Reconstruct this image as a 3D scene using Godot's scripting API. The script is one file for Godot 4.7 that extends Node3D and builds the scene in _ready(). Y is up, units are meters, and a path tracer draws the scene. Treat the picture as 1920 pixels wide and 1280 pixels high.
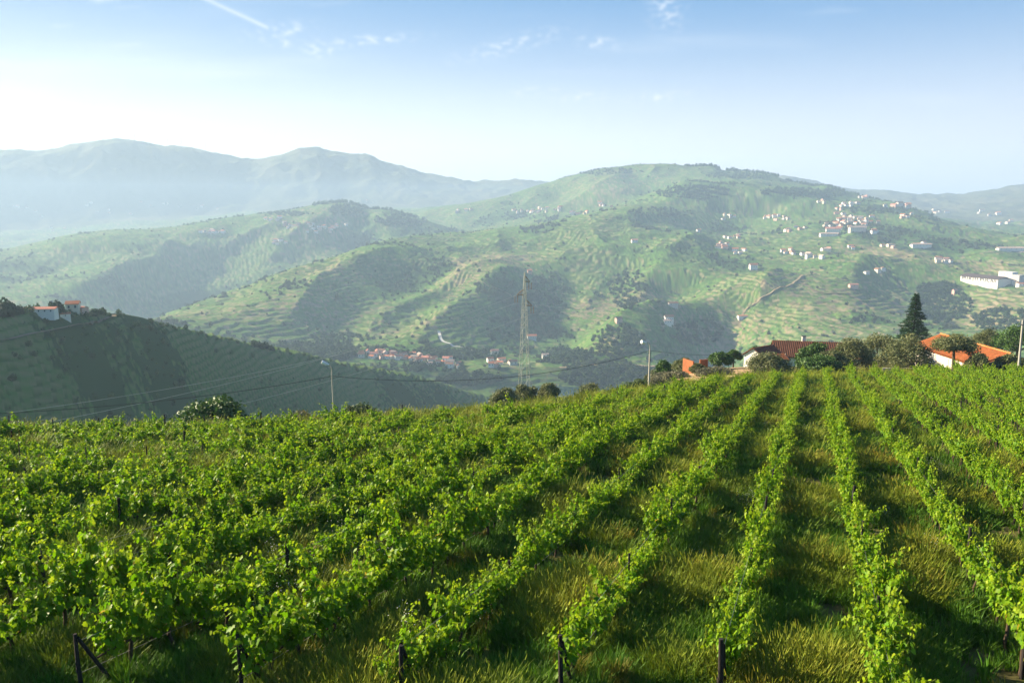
extends Node3D

# ------------------------------------------------------------------ camera geometry
const FOCAL := 1500.0            # focal length in pixels of a 1920-pixel wide frame
const DROP := 250.0              # how far the middle of the frame lies under the horizon, same pixels
const SLOPE := 0.1421            # fall of the vineyard slope per metre
const EYE := 6.565               # height of the eye over the slope
var pitch := atan(DROP / FOCAL)
var rng := RandomNumberGenerator.new()

func ray(px: float, py: float) -> Vector3:
	var u := (px - 960.0) / FOCAL
	var w := (640.0 - py) / FOCAL
	var fwd := Vector3(0, -sin(pitch), -cos(pitch))
	var up := Vector3(0, cos(pitch), -sin(pitch))
	return Vector3(u, 0, 0) + up * w + fwd

func at(px: float, py: float, r: float) -> Vector3:
	var d := ray(px, py)
	return d * (r / Vector2(d.x, d.z).length())

# ------------------------------------------------------------------ small maths
class Curve1:
	# monotone cubic through points
	var xs := PackedFloat32Array()
	var ys := PackedFloat32Array()
	var ms := PackedFloat32Array()
	func fit() -> void:
		var n := xs.size()
		ms.resize(n)
		var d := PackedFloat32Array()
		d.resize(n - 1)
		for i in n - 1:
			d[i] = (ys[i + 1] - ys[i]) / maxf(xs[i + 1] - xs[i], 1e-6)
		ms[0] = d[0]
		ms[n - 1] = d[n - 2]
		for i in range(1, n - 1):
			if d[i - 1] * d[i] <= 0.0:
				ms[i] = 0.0
			else:
				var w1 := 2.0 * (xs[i + 1] - xs[i]) + xs[i] - xs[i - 1]
				var w2 := xs[i + 1] - xs[i] + 2.0 * (xs[i] - xs[i - 1])
				ms[i] = (w1 + w2) / (w1 / d[i - 1] + w2 / d[i])
	func value(x: float) -> float:
		var n := xs.size()
		if x <= xs[0]:
			return ys[0]
		if x >= xs[n - 1]:
			return ys[n - 1]
		var i := xs.bsearch(x, true) - 1
		i = clampi(i, 0, n - 2)
		var h := xs[i + 1] - xs[i]
		var t := (x - xs[i]) / h
		var t2 := t * t
		var t3 := t2 * t
		return (2 * t3 - 3 * t2 + 1) * ys[i] + (t3 - 2 * t2 + t) * h * ms[i] + (3 * t2 - 2 * t3) * ys[i + 1] + (t3 - t2) * h * ms[i + 1]

func noise(s: int, f: float, oct := 4, kind := FastNoiseLite.TYPE_SIMPLEX_SMOOTH) -> FastNoiseLite:
	var n := FastNoiseLite.new()
	n.seed = s
	n.noise_type = kind
	n.frequency = f
	n.fractal_octaves = oct
	n.fractal_type = FastNoiseLite.FRACTAL_FBM if oct > 1 else FastNoiseLite.FRACTAL_NONE
	return n

# ------------------------------------------------------------------ naming
var taken := {}
func numbered(called: String) -> String:
	var n: int = taken.get(called, 0)
	taken[called] = n + 1
	return called if n == 0 else "%s_%03d" % [called, n]

func tag(o: Node, label: String, category := "", group := "", kind := "") -> Node:
	if label: o.set_meta("label", label)
	if category: o.set_meta("category", category)
	if group: o.set_meta("group", group)
	if kind: o.set_meta("kind", kind)
	return o

func thing(called: String, label: String, category: String, where := Vector3.ZERO, turn := 0.0, group := "") -> Node3D:
	var o := Node3D.new()
	o.name = numbered(called)
	add_child(o)
	o.position = where
	o.rotation.y = turn
	tag(o, label, category, group)
	return o

func part(called: String, mesh: Mesh, mat: Material, parent: Node, where := Vector3.ZERO, size := Vector3.ONE, turn := Vector3.ZERO) -> MeshInstance3D:
	var o := MeshInstance3D.new()
	o.name = numbered(called) if parent == self else called
	o.mesh = mesh
	o.material_override = mat
	parent.add_child(o, true)
	o.transform = Transform3D(Basis.from_euler(turn).scaled_local(size), where)
	return o

func mat(c: Color, rough := 0.8, spec := 0.3) -> StandardMaterial3D:
	# c holds linear base colour values
	var m := StandardMaterial3D.new()
	m.albedo_color = c.linear_to_srgb()
	m.roughness = rough
	m.metallic_specular = spec
	return m

func vmat(rough := 0.8, spec := 0.3, back := 0.0) -> StandardMaterial3D:
	var m := mat(Color(1, 1, 1), rough, spec)
	m.vertex_color_use_as_albedo = true
	if back > 0.0:
		m.backlight_enabled = true
		m.backlight = Color(back, back, back * 0.8).linear_to_srgb()
	return m

# ------------------------------------------------------------------ scene
func _ready() -> void:
	rng.seed = 20
	camera_and_light()
	build_ground()
	build_roads_and_water()
	build_vineyard()
	build_grass()
	build_near_trees()
	build_near_houses()
	build_lamps_and_lines()
	build_villages()
	build_far_trees()
	build_details()

const SUN_AZ := -66.0
const SUN_EL := 25.0
func camera_and_light() -> void:
	var cam := Camera3D.new()
	cam.name = "camera"
	add_child(cam)
	cam.fov = rad_to_deg(2.0 * atan(640.0 / FOCAL))
	cam.rotation.x = -pitch
	cam.near = 0.1
	cam.far = 30000.0
	cam.current = true
	var sun := DirectionalLight3D.new()
	sun.name = "sun"
	add_child(sun)
	sun.rotation = Vector3(deg_to_rad(-SUN_EL), deg_to_rad(180.0 - SUN_AZ), 0)
	sun.light_energy = 1.6
	sun.light_color = Color(1.0, 0.93, 0.80)
	sun.light_angular_distance = 0.5
	sun.shadow_enabled = true
	var e := Environment.new()
	e.background_mode = Environment.BG_SKY
	var sky := Sky.new()
	var pano := PanoramaSkyMaterial.new()
	pano.panorama = sky_picture()
	sky.sky_material = pano
	e.sky = sky
	e.ambient_light_source = Environment.AMBIENT_SOURCE_SKY
	e.tonemap_mode = Environment.TONE_MAPPER_LINEAR
	e.tonemap_exposure = 3.6
	e.sdfgi_enabled = true
	e.ssao_enabled = true
	e.ssil_enabled = true
	e.volumetric_fog_enabled = true
	e.volumetric_fog_density = 0.000095
	e.volumetric_fog_albedo = Color(0.76, 0.875, 1.0)
	e.volumetric_fog_anisotropy = 0.28
	var w := WorldEnvironment.new()
	w.name = "environment"
	w.environment = e
	add_child(w)
	var layer := FogVolume.new()
	layer.name = "valley_haze"
	layer.shape = RenderingServer.FOG_VOLUME_SHAPE_BOX
	layer.size = Vector3(16000, 540, 8600)
	layer.position = Vector3(0, -130, -3700)
	var fm := FogMaterial.new()
	fm.density = 0.00011
	fm.albedo = Color(0.74, 0.87, 1.0)
	layer.material = fm
	add_child(layer)
	tag(layer, "pale morning haze lying in the valleys and over the hills", "haze", "", "stuff")

func sky_picture() -> ImageTexture:
	var wide := 3072
	var high := 1536
	var im := Image.create(wide, high, false, Image.FORMAT_RGBF)
	var sun_dir := Vector3(sin(deg_to_rad(SUN_AZ)) * cos(deg_to_rad(SUN_EL)), sin(deg_to_rad(SUN_EL)), -cos(deg_to_rad(SUN_AZ)) * cos(deg_to_rad(SUN_EL)))
	var veil := noise(3, 1.0, 4)
	var wisp := noise(8, 1.0, 5)
	var bank := noise(14, 1.0, 3)
	im.fill(Color(0.25, 0.28, 0.31))
	var ragged := noise(30, 1.0, 4)
	var trail_a := ray(385, -2).normalized()
	var trail_b := ray(502, 52).normalized()
	var trail_n := trail_a.cross(trail_b).normalized()
	# small ragged clouds: [towards, half width, half height, tilt]
	var PUFFS := []
	for c in [[525, 57, 0.030, 0.007, 0.18], [532, 82, 0.014, 0.004, 0.0], [602, 93, 0.020, 0.007, 0.05], [955, 85, 0.055, 0.008, 0.25], [1120, 80, 0.022, 0.007, -0.1], [990, 172, 0.03, 0.004, 0.1], [1090, 182, 0.03, 0.006, 0.05], [1235, 183, 0.035, 0.006, 0.05], [1250, 20, 0.016, 0.02, 0.5], [700, 75, 0.05, 0.005, 0.1]]:
		PUFFS.append([ray(c[0], c[1]).normalized(), c[2], c[3], c[4]])
	for j in high / 2 + 2:
		var el := (0.5 - (j + 0.5) / high) * PI
		var se := sin(el)
		var ce := cos(el)
		var deg := maxf(rad_to_deg(el), 0.0)
		var low := exp(-pow(deg / 9.5, 2.0))
		for i in wide:
			var az := ((i + 0.5) / wide) * TAU          # the first column looks along -z
			var d := Vector3(sin(az) * ce, se, -cos(az) * ce)
			var c := d.dot(sun_dir)
			var glow := pow(maxf(0.0, 0.5 + 0.5 * c), 4.0)
			# clouds lie on a high layer: project onto it
			var k := 1.0 / (se + 0.06)
			var p := Vector2(d.x * k, d.z * k)
			var v := veil.get_noise_2d(p.x * 0.33, p.y * 0.75) * 0.5 + 0.5
			var b := bank.get_noise_2d(p.x * 0.4 + 7.0, p.y * 0.4) * 0.5 + 0.5
			var wz := wisp.get_noise_2d(p.x * 1.1 + p.y * 0.5, p.y * 3.0 - p.x * 0.8)
			var haze := clampf(low * 1.1 + glow * (0.03 + 0.42 * exp(-deg / 9.0)), 0.0, 1.0)
			var cirrus := smoothstep(0.50, 0.98, v * 0.80 + glow * 0.24) * 0.6
			cirrus += smoothstep(0.30, 0.75, wz) * smoothstep(0.50, 0.75, b + glow * 0.25) * 0.5
			var clear := Color(0.000, 0.086, 0.200).lerp(Color(0.006, 0.050, 0.15), clampf(deg / 60.0, 0, 1))
			var pale := Color(0.285, 0.30, 0.325).lerp(Color(0.30, 0.305, 0.31), clampf(glow * 2.0, 0, 1))
			var col := clear.lerp(pale, haze)
			col = col.lerp(pale * 1.05, clampf(cirrus * (1.0 - haze * 0.5), 0, 0.85))
			col += Color(1.0, 0.93, 0.8) * pow(glow, 16.0) * 0.4
			for puff in PUFFS if d.z < -0.6 and deg < 20.0 else []:
				var pd := Vector2((d.x - puff[0].x) * cos(puff[3]) + (d.y - puff[0].y) * sin(puff[3]), (d.y - puff[0].y) * cos(puff[3]) - (d.x - puff[0].x) * sin(puff[3])) / Vector2(puff[1], puff[2])
				if pd.length_squared() < 6.0:
					col = col.lerp(Color(0.33, 0.335, 0.34), 0.62 * exp(-pd.length_squared()) * smoothstep(-0.15, 0.6, ragged.get_noise_2d(d.x * 60.0, d.y * 140.0)))
			if d.z < 0.0 and absf(d.dot(trail_n)) < 0.004 and d.x > -0.7 and d.x < trail_b.x:
				col = col.lerp(Color(0.34, 0.345, 0.35), 0.5 * exp(-pow(d.dot(trail_n) / 0.0016, 2.0)))
			im.set_pixel(i, j, col)
	return ImageTexture.create_from_image(im)

# ------------------------------------------------------------------ terrain
# Each line is a crest, a foot or a bend of the land: [frame x, frame y, distance], or [frame x, 0, distance, height] for what lies hidden.
const EDGE := [[-900, 866], [-500, 848], [-200, 834], [0, 821], [200, 815], [400, 809], [620, 800], [750, 790], [900, 775], [1060, 757], [1200, 739], [1300, 724], [1400, 714], [1500, 707], [1600, 705], [1700, 702], [1800, 698], [1920, 695], [2200, 684], [2800, 680]]
const SHELF := [[1150, 0, 98, -24.5], [1250, 714, 112], [1340, 692, 125], [1500, 686, 136], [1700, 675, 150], [1920, 670, 160], [2800, 660, 170]]
const LINES := [
	[[-900, 0, 120, -66], [-200, 0, 190, -100], [0, 0, 235, -122], [300, 0, 320, -150], [600, 0, 430, -200], [900, 0, 600, -262], [1000, 0, 650, -268], [1250, 0, 700, -270], [1500, 0, 700, -270], [1920, 0, 700, -250], [2800, 0, 700, -240]],
	[[-900, 596, 210], [-200, 586, 315], [0, 581, 365], [150, 582, 398], [210, 586, 415], [260, 593, 430], [300, 604, 450], [350, 615, 475], [400, 627, 500], [480, 645, 545], [540, 657, 575], [600, 671, 610], [660, 684, 645], [700, 692, 665], [750, 700, 690], [800, 713, 720], [850, 730, 755], [910, 750, 790], [960, 0, 800, -205], [1020, 0, 800, -238], [1250, 0, 810, -240], [1600, 0, 820, -240], [2800, 0, 820, -240]],
	[[-900, 0, 700, -190], [0, 0, 720, -190], [300, 0, 800, -200], [500, 0, 850, -205], [640, 0, 890, -215], [800, 0, 930, -220], [900, 0, 960, -224], [1000, 730, 990], [1250, 728, 990], [1500, 728, 990], [2800, 728, 990]],
	[[-900, 0, 1100, -190], [300, 0, 1000, -200], [470, 688, 1010], [680, 692, 1020], [860, 697, 1030], [940, 690, 1040], [1000, 688, 1050], [1130, 684, 1060], [1220, 686, 1060], [1400, 690, 1060], [1920, 690, 1060], [2800, 690, 1060]],
	[[-900, 0, 1250, -200], [200, 0, 1250, -200], [300, 607, 1220], [450, 640, 1180], [560, 642, 1200], [680, 652, 1180], [860, 652, 1180], [940, 658, 1170], [1060, 652, 1200], [1130, 632, 1200], [1220, 610, 1250], [1300, 630, 1220], [1400, 640, 1210], [1600, 630, 1240], [1750, 612, 1300], [1920, 600, 1350], [2800, 600, 1350]],
	[[-900, 0, 1400, -210], [200, 0, 1380, -210], [300, 600, 1370], [400, 578, 1450], [500, 562, 1470], [620, 560, 1480], [740, 560, 1480], [860, 550, 1520], [960, 535, 1570], [1060, 545, 1520], [1200, 530, 1570], [1400, 525, 1620], [1600, 520, 1620], [1750, 530, 1620], [1920, 545, 1570], [2800, 545, 1570]],
	[[-900, 0, 1500, -225], [0, 0, 1500, -225], [200, 0, 1480, -222], [290, 601, 1490], [310, 591, 1520], [400, 562, 1600], [450, 545, 1650], [520, 518, 1720], [620, 488, 1820], [740, 447, 2000], [800, 440, 2100], [860, 436, 2200], [920, 430, 2250], [1000, 420, 2300], [1080, 405, 2350], [1150, 392, 2400], [1200, 386, 2450], [1300, 388, 2450], [1400, 402, 2400], [1500, 408, 2350], [1600, 412, 2300], [1700, 424, 2250], [1800, 444, 2200], [1920, 458, 2150], [2800, 470, 2100]],
	[[-900, 585, 1900], [0, 582, 1900], [200, 586, 1900], [300, 592, 2000], [400, 578, 2100], [500, 545, 2200], [620, 515, 2250], [740, 474, 2350], [860, 458, 2500], [920, 447, 2550], [1000, 430, 2600], [1080, 412, 2600], [1150, 395, 2650], [1250, 372, 2650], [1300, 362, 2650], [1400, 357, 2650], [1500, 367, 2650], [1600, 388, 2600], [1700, 404, 2500], [1800, 430, 2400], [1920, 448, 2300], [2800, 460, 2300]],
	[[-900, 500, 2800], [-300, 482, 2850], [0, 470, 2900], [60, 458, 2900], [130, 441, 2900], [220, 431, 2900], [300, 428, 2900], [400, 412, 2950], [470, 402, 3000], [540, 394, 3000], [590, 384, 3000], [640, 378, 3000], [670, 384, 3000], [690, 391, 3000], [720, 392, 2950], [760, 402, 2900], [830, 424, 2850], [870, 437, 2850], [920, 433, 2850], [1000, 415, 2850], [1080, 398, 2850], [1200, 365, 2900], [1300, 345, 2900], [1400, 345, 2850], [1500, 358, 2850], [1600, 376, 2800], [1700, 396, 2700], [1800, 425, 2600], [1920, 445, 2500], [2800, 455, 2500]],
	[[-900, 490, 3500], [0, 480, 3500], [300, 442, 3500], [500, 418, 3500], [640, 408, 3500], [720, 418, 3300], [830, 432, 3200], [870, 432, 3100], [920, 420, 3100], [1000, 395, 3100], [1080, 370, 3150], [1200, 345, 3150], [1300, 330, 3150], [1400, 335, 3100], [1500, 350, 3000], [1600, 371, 2900], [1700, 391, 2800], [1800, 423, 2700], [1920, 443, 2600], [2800, 452, 2600]],
	[[-900, 475, 4200], [0, 464, 4200], [300, 432, 4200], [500, 408, 4200], [640, 398, 4200], [720, 405, 3800], [780, 400, 3600], [800, 394, 3550], [850, 386, 3500], [900, 377, 3450], [950, 366, 3400], [1000, 349, 3400], [1050, 336, 3400], [1100, 325, 3400], [1150, 314, 3400], [1200, 308, 3400], [1250, 308, 3400], [1300, 312, 3400], [1330, 311, 3400], [1360, 320, 3350], [1400, 324, 3350], [1450, 330, 3300], [1480, 340, 3250], [1520, 347, 3200], [1560, 352, 3150], [1590, 363, 3100], [1640, 373, 3000], [1700, 388, 2900], [1780, 421, 2800], [1850, 438, 2750], [1920, 441, 2700], [2800, 450, 2700]],
	[[-900, 440, 5000], [0, 430, 5000], [300, 412, 5000], [640, 388, 5000], [800, 390, 4800], [1000, 380, 4800], [1200, 370, 4800], [1500, 380, 4500], [1600, 390, 4400], [1700, 402, 4300], [1800, 412, 4300], [1920, 415, 4300], [2800, 415, 4300]],
	[[-900, 300, 6000], [-200, 288, 6000], [0, 283, 6000], [100, 278, 6000], [160, 268, 6000], [190, 264, 6000], [220, 262, 6000], [240, 263, 6000], [300, 272, 6000], [350, 276, 6000], [400, 285, 6000], [470, 300, 6000], [520, 290, 6000], [560, 280, 6000], [590, 276, 6000], [610, 282, 6000], [640, 287, 6000], [690, 290, 6000], [702, 294, 6000], [712, 301, 6000], [760, 314, 6000], [820, 330, 6000], [870, 338, 6000], [900, 341, 6000], [960, 338, 6000], [1030, 342, 6000], [1100, 350, 6000], [1300, 352, 6000], [1440, 345, 6000], [1470, 332, 6000], [1500, 335, 6000], [1550, 345, 6000], [1600, 355, 6000], [1650, 357, 6000], [1700, 362, 6000], [1750, 365, 6000], [1790, 366, 6000], [1850, 357, 6000], [1920, 347, 6000], [2100, 335, 6000], [2800, 345, 6000]],
	[[-900, 0, 7000, -200], [2800, 0, 7000, -200]],
]
const STEPS := [70, 6, 12, 110, 8, 28, 56, 80, 84, 10, 56, 14, 44, 16, 44, 3]
# spurs (positive) and gullies (negative) of the terraced hill: height, half width, then the line of the crest in the frame
const SPURS := [
	[22, 110, [[830, 455], [760, 480], [690, 500], [640, 515], [600, 545], [560, 585], [530, 615]]],
	[-26, 100, [[850, 500], [800, 535], [760, 560], [700, 590], [640, 620], [600, 640]]],
	[26, 100, [[965, 475], [940, 500], [860, 540], [790, 560], [740, 578], [700, 605], [685, 635]]],
	[-16, 60, [[905, 545], [860, 560], [815, 575], [770, 605], [735, 635]]],
	[24, 110, [[990, 500], [960, 525], [900, 560], [850, 590], [810, 625], [775, 650]]],
	[-28, 120, [[1110, 470], [1080, 520], [1050, 570], [1020, 610], [1000, 645]]],
	[16, 80, [[1140, 490], [1110, 530], [1095, 570]]],
	[-24, 90, [[1190, 470], [1175, 520], [1150, 570], [1100, 625]]],
	[26, 110, [[1340, 430], [1270, 480], [1215, 520], [1195, 555]]],
	[26, 80, [[1290, 560], [1210, 588], [1160, 605], [1120, 640]]],
	[-30, 70, [[1290, 520], [1235, 560]]],
	[-24, 70, [[1330, 580], [1310, 620], [1290, 660]]],
	[26, 90, [[1500, 520], [1440, 550], [1415, 590], [1405, 640]]],
	[-34, 70, [[1400, 560], [1385, 610], [1370, 660]]],
	[-26, 120, [[1700, 500], [1740, 560], [1790, 590]]],
	[20, 140, [[1640, 480], [1600, 520], [1600, 580]]],
	[-22, 150, [[1430, 360], [1400, 400], [1330, 440]]],
	[22, 160, [[1300, 350], [1250, 380]]],
	[26, 150, [[330, 440], [300, 480], [200, 520], [100, 570]]],
	[-30, 160, [[420, 430], [400, 490], [330, 540], [250, 580]]],
	[24, 140, [[620, 400], [570, 430], [520, 470], [490, 500]]],
	[-26, 140, [[700, 410], [650, 450], [600, 480]]],
	[-24, 130, [[200, 450], [130, 490], [60, 520]]],
	[24, 150, [[1190, 330], [1120, 360], [1060, 385]]],
	[-26, 150, [[1090, 345], [1020, 375], [950, 405]]],
	[-22, 130, [[1260, 330], [1200, 360], [1140, 385]]],
]
# ground cover: [frame x, frame y, radius in metres, weight]; above zero dry terraces and bare earth, below zero scrub and wood
# (woods as they stand in the photograph's gullies and on its summits)
const BLOBS := [[905, 512, 90, 1], [955, 490, 60, 1], [860, 540, 60, 0.8], [780, 620, 60, 0.5], [1120, 555, 80, 0.8], [1668, 482, 70, 1.2], [1860, 570, 120, 0.9], [1850, 500, 110, 0.7], [1540, 590, 220, 0.45], [620, 530, 50, 0.9], [560, 590, 90, 0.6], [1210, 540, 50, 0.9], [1330, 605, 50, 0.9], [1170, 640, 40, 0.7], [350, 590, 90, 0.4], [1150, 355, 160, 0.4], [580, 425, 160, 0.3],
	[1040, 595, 70, -0.8], [1180, 540, 80, -1], [1150, 640, 60, -0.6], [1300, 625, 60, -0.9], [1770, 575, 120, -1], [1390, 625, 45, -1], [820, 522, 70, -0.6], [650, 600, 110, -0.4], [300, 520, 200, -0.5], [400, 560, 150, -0.6], [660, 450, 160, -0.6], [760, 428, 140, -0.8], [1300, 362, 150, -0.8], [1400, 345, 120, -0.6]]
var edge_c: Curve1
var knot_r: Array[Curve1] = []
var knot_y: Array[Curve1] = []
var thetas := PackedFloat32Array()
var rows := 0
var grid := PackedVector3Array()      # the finished land, column after column
var dry_g := PackedFloat32Array()
var scrub_g := PackedFloat32Array()
var relief := PackedFloat32Array()    # spurs and gullies on a coarse plan
const REL0 := Vector2(-2600, -3700)
const REL_STEP := 14.0
const REL_W := 330
const REL_H := 210

func plane_y(x: float, z: float) -> float:
	return -EYE + SLOPE * z

func line_curves(pts: Array) -> Array:
	var cr := Curve1.new()
	var cy := Curve1.new()
	for p in pts:
		var v: Vector3
		if p.size() == 4:
			v = at(p[0], 700, p[2])
			v.y = p[3]
		else:
			v = at(p[0], p[1], p[2])
		var th := atan2(v.x, -v.z)
		cr.xs.append(th); cr.ys.append(p[2])
		cy.xs.append(th); cy.ys.append(v.y)
	cr.fit()
	cy.fit()
	return [cr, cy]

func column(th: float) -> Curve1:
	var c := Curve1.new()
	var re := edge_c.value(th)
	c.xs.append(2.0); c.ys.append(plane_y(0, -cos(th) * 2.0))
	var ye := plane_y(0, -cos(th) * re)
	c.xs.append(re); c.ys.append(ye)
	var rs := maxf(knot_r[0].value(th), re + 5.0)
	var ysf := minf(knot_y[0].value(th), ye - 0.5)
	if th < shelf_from:
		rs = re + 10.0
		ysf = ye - 3.0
	elif th < shelf_to:
		var t := (th - shelf_from) / (shelf_to - shelf_from)
		rs = lerpf(re + 10.0, rs, t)
		ysf = lerpf(ye - 3.0, ysf, t)
	c.xs.append(rs); c.ys.append(ysf)
	for k in range(1, knot_r.size()):
		c.xs.append(maxf(knot_r[k].value(th), c.xs[c.xs.size() - 1] + 20.0))
		c.ys.append(knot_y[k].value(th))
	c.fit()
	return c
var shelf_from := 0.0
var shelf_to := 0.0

func relief_at(x: float, z: float) -> float:
	var fx := (x - REL0.x) / REL_STEP
	var fz := (z - REL0.y) / REL_STEP
	var i := int(floor(fx))
	var j := int(floor(fz))
	if i < 0 or j < 0 or i >= REL_W - 1 or j >= REL_H - 1:
		return 0.0
	fx -= i
	fz -= j
	var a := j * REL_W + i
	return lerpf(lerpf(relief[a], relief[a + 1], fx), lerpf(relief[a + REL_W], relief[a + REL_W + 1], fx), fz)

func plan_at(g: PackedFloat32Array, x: float, z: float) -> float:
	var i := int((x - REL0.x) / REL_STEP + 0.5)
	var j := int((z - REL0.y) / REL_STEP + 0.5)
	if i < 0 or j < 0 or i >= REL_W or j >= REL_H:
		return 0.0
	return g[j * REL_W + i]

func base_hit(px: float, py: float, from_r: float) -> Vector3:
	# where a line of sight first meets the smooth land
	var d := ray(px, py)
	var flat := Vector2(d.x, d.z).length()
	var c := column(atan2(d.x, -d.z))
	var r := from_r
	while r < 7000.0:
		if c.value(r) >= d.y / flat * r:
			break
		r *= 1.004
	return d * (r / flat)

func carve(h: float, wide: float, pts: PackedVector2Array) -> void:
	var lo := pts[0]
	var hi := pts[0]
	for p in pts:
		lo = lo.min(p)
		hi = hi.max(p)
	var reach := wide * 2.2
	for j in range(maxi(0, int((lo.y - reach - REL0.y) / REL_STEP)), mini(REL_H, int((hi.y + reach - REL0.y) / REL_STEP) + 1)):
		for i in range(maxi(0, int((lo.x - reach - REL0.x) / REL_STEP)), mini(REL_W, int((hi.x + reach - REL0.x) / REL_STEP) + 1)):
			var p := REL0 + Vector2(i, j) * REL_STEP
			var best := 1e9
			var along := 0.0
			for k in pts.size() - 1:
				var ab := pts[k + 1] - pts[k]
				var t := clampf((p - pts[k]).dot(ab) / ab.length_squared(), 0.0, 1.0)
				var dd := p.distance_to(pts[k] + ab * t)
				if dd < best:
					best = dd
					along = (k + t) / (pts.size() - 1)
			var ends := smoothstep(0.0, 0.3, along) * (1.0 - 0.5 * smoothstep(0.7, 1.0, along))
			var f := best / wide
			relief[j * REL_W + i] += h * ends * (exp(-1.3 * f) if h > 0.0 else exp(-f * f * 1.2))

func build_ground() -> void:
	edge_c = Curve1.new()
	for p in EDGE:
		var d := ray(p[0], p[1])
		var t := -EYE / (d.y - SLOPE * d.z)
		edge_c.xs.append(atan2(d.x, -d.z))
		edge_c.ys.append(t * Vector2(d.x, d.z).length())
	edge_c.fit()
	for l in [SHELF] + LINES:
		var cc := line_curves(l)
		knot_r.append(cc[0])
		knot_y.append(cc[1])
	var a := at(1150, 740, 100)
	shelf_from = atan2(a.x, -a.z)
	a = at(1270, 720, 100)
	shelf_to = atan2(a.x, -a.z)
	relief.resize(REL_W * REL_H)
	for s in SPURS:
		var pts := PackedVector2Array()
		for p in s[2]:
			var h := base_hit(p[0], p[1], 960.0)
			pts.append(Vector2(h.x, h.z))
		carve(s[0] * 1.3, s[1], pts)
	dry_g.resize(REL_W * REL_H)
	scrub_g.resize(REL_W * REL_H)
	for t in BLOBS:
		var c := base_hit(t[0], t[1], 960.0)
		var ci := (Vector2(c.x, c.z) - REL0) / REL_STEP
		var reach: float = t[2] / REL_STEP * 2.0
		for j in range(maxi(0, int(ci.y - reach)), mini(REL_H, int(ci.y + reach))):
			for i in range(maxi(0, int(ci.x - reach)), mini(REL_W, int(ci.x + reach))):
				var f: float = ci.distance_to(Vector2(i, j)) * REL_STEP / t[2]
				(scrub_g if t[3] < 0 else dry_g)[j * REL_W + i] += absf(t[3]) * exp(-f * f)
	# columns: fine across the frame, coarse to the sides and behind
	var th := -PI
	while th < PI - 0.01:
		thetas.append(th)
		var deg := absf(rad_to_deg(th))
		th += deg_to_rad(0.082 if deg < 34.5 else (0.8 if deg < 52.0 else 6.0))
	thetas.append(PI)
	rows = 1
	for s in STEPS:
		rows += s
	var rough := noise(5, 1.0 / 420.0, 4)
	var fine := noise(6, 1.0 / 60.0, 3)
	tiny = noise(9, 0.35, 3)
	patch = noise(11, 1.0 / 9.0, 3)
	var cell := FastNoiseLite.new()
	cell.seed = 4
	cell.noise_type = FastNoiseLite.TYPE_CELLULAR
	cell.frequency = 1.0 / 130.0
	cell.cellular_return_type = FastNoiseLite.RETURN_CELL_VALUE
	cell.domain_warp_enabled = true
	cell.domain_warp_amplitude = 34.0
	cell.domain_warp_frequency = 1.0 / 160.0
	cell.domain_warp_fractal_type = FastNoiseLite.DOMAIN_WARP_FRACTAL_NONE
	cells = cell
	edges = cell.duplicate()
	edges.cellular_return_type = FastNoiseLite.RETURN_DISTANCE2_SUB
	woods = noise(21, 1.0 / 330.0, 3)
	uneven = noise(23, 1.0 / 45.0, 2)
	var nc := thetas.size()
	grid.resize(nc * rows)
	var cols := PackedColorArray()
	cols.resize(nc * rows)
	var n := 0
	for ci in nc:
		var t0 := thetas[ci]
		var c := column(t0)
		var sx := sin(t0)
		var cz := -cos(t0)
		var m := 0
		for k in STEPS.size() + 1:
			var cnt: int = STEPS[k] if k < STEPS.size() else 1
			var r0 := c.xs[mini(k, c.xs.size() - 1)]
			var r1 := c.xs[mini(k + 1, c.xs.size() - 1)]
			for s in cnt:
				var f := float(s) / cnt
				if k == 0:
					f = f / (f + (1.0 - f) * 5.0)       # finer near the eye
				var r := lerpf(r0, r1, f)
				var x := sx * r
				var z := cz * r
				var y := c.value(r)
				var col: Color
				if k == 0 or (k == 1):
					y += tiny.get_noise_2d(x, z) * 0.10 + patch.get_noise_2d(x * 0.4, z * 0.4) * 0.15
					var g := patch.get_noise_2d(x, z) * 0.5 + 0.5
					col = Color(0.075, 0.062, 0.028).lerp(Color(0.10, 0.11, 0.03), g)
				else:
					if r > 900.0:
						y += relief_at(x, z)
						var keep := 1.0
						if r > 1050.0:
							var big := rough.get_noise_2d(x, z)
							y += (absf(big) * -2.0 + 0.6) * minf(15.0, (r - 1050.0) * 0.02) * (4.0 * f * (1.0 - f) if k >= 7 else 1.0)
					if k >= 3:
						y += fine.get_noise_2d(x, z) * (1.1 if r > 900.0 else 0.9)
					if k >= 13:
						y += rough.get_noise_2d(x * 1.6, z * 1.6) * (16.0 if k > 13 else 16.0 * f) + fine.get_noise_2d(x * 0.35, z * 0.35) * 9.0 * (1.0 if k > 13 else f)
					col = land_color(x, y, z, r, k)
					if k >= 3 and r < 2700.0 and cover == 1:
						var step := TERRACE if r > 900.0 else 3.4
						var ph := fposmod(terrace(x, y, z, step), 1.0)
						y += step * (smoothstep(0.6, 1.0, ph) - ph) * 0.7
				grid[n] = Vector3(x, y, z)
				cols[n] = col
				n += 1
				m += 1
	# normals and faces
	var normals := PackedVector3Array()
	normals.resize(nc * rows)
	var idx := PackedInt32Array()
	idx.resize((nc - 1) * (rows - 1) * 6)
	var q := 0
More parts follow.
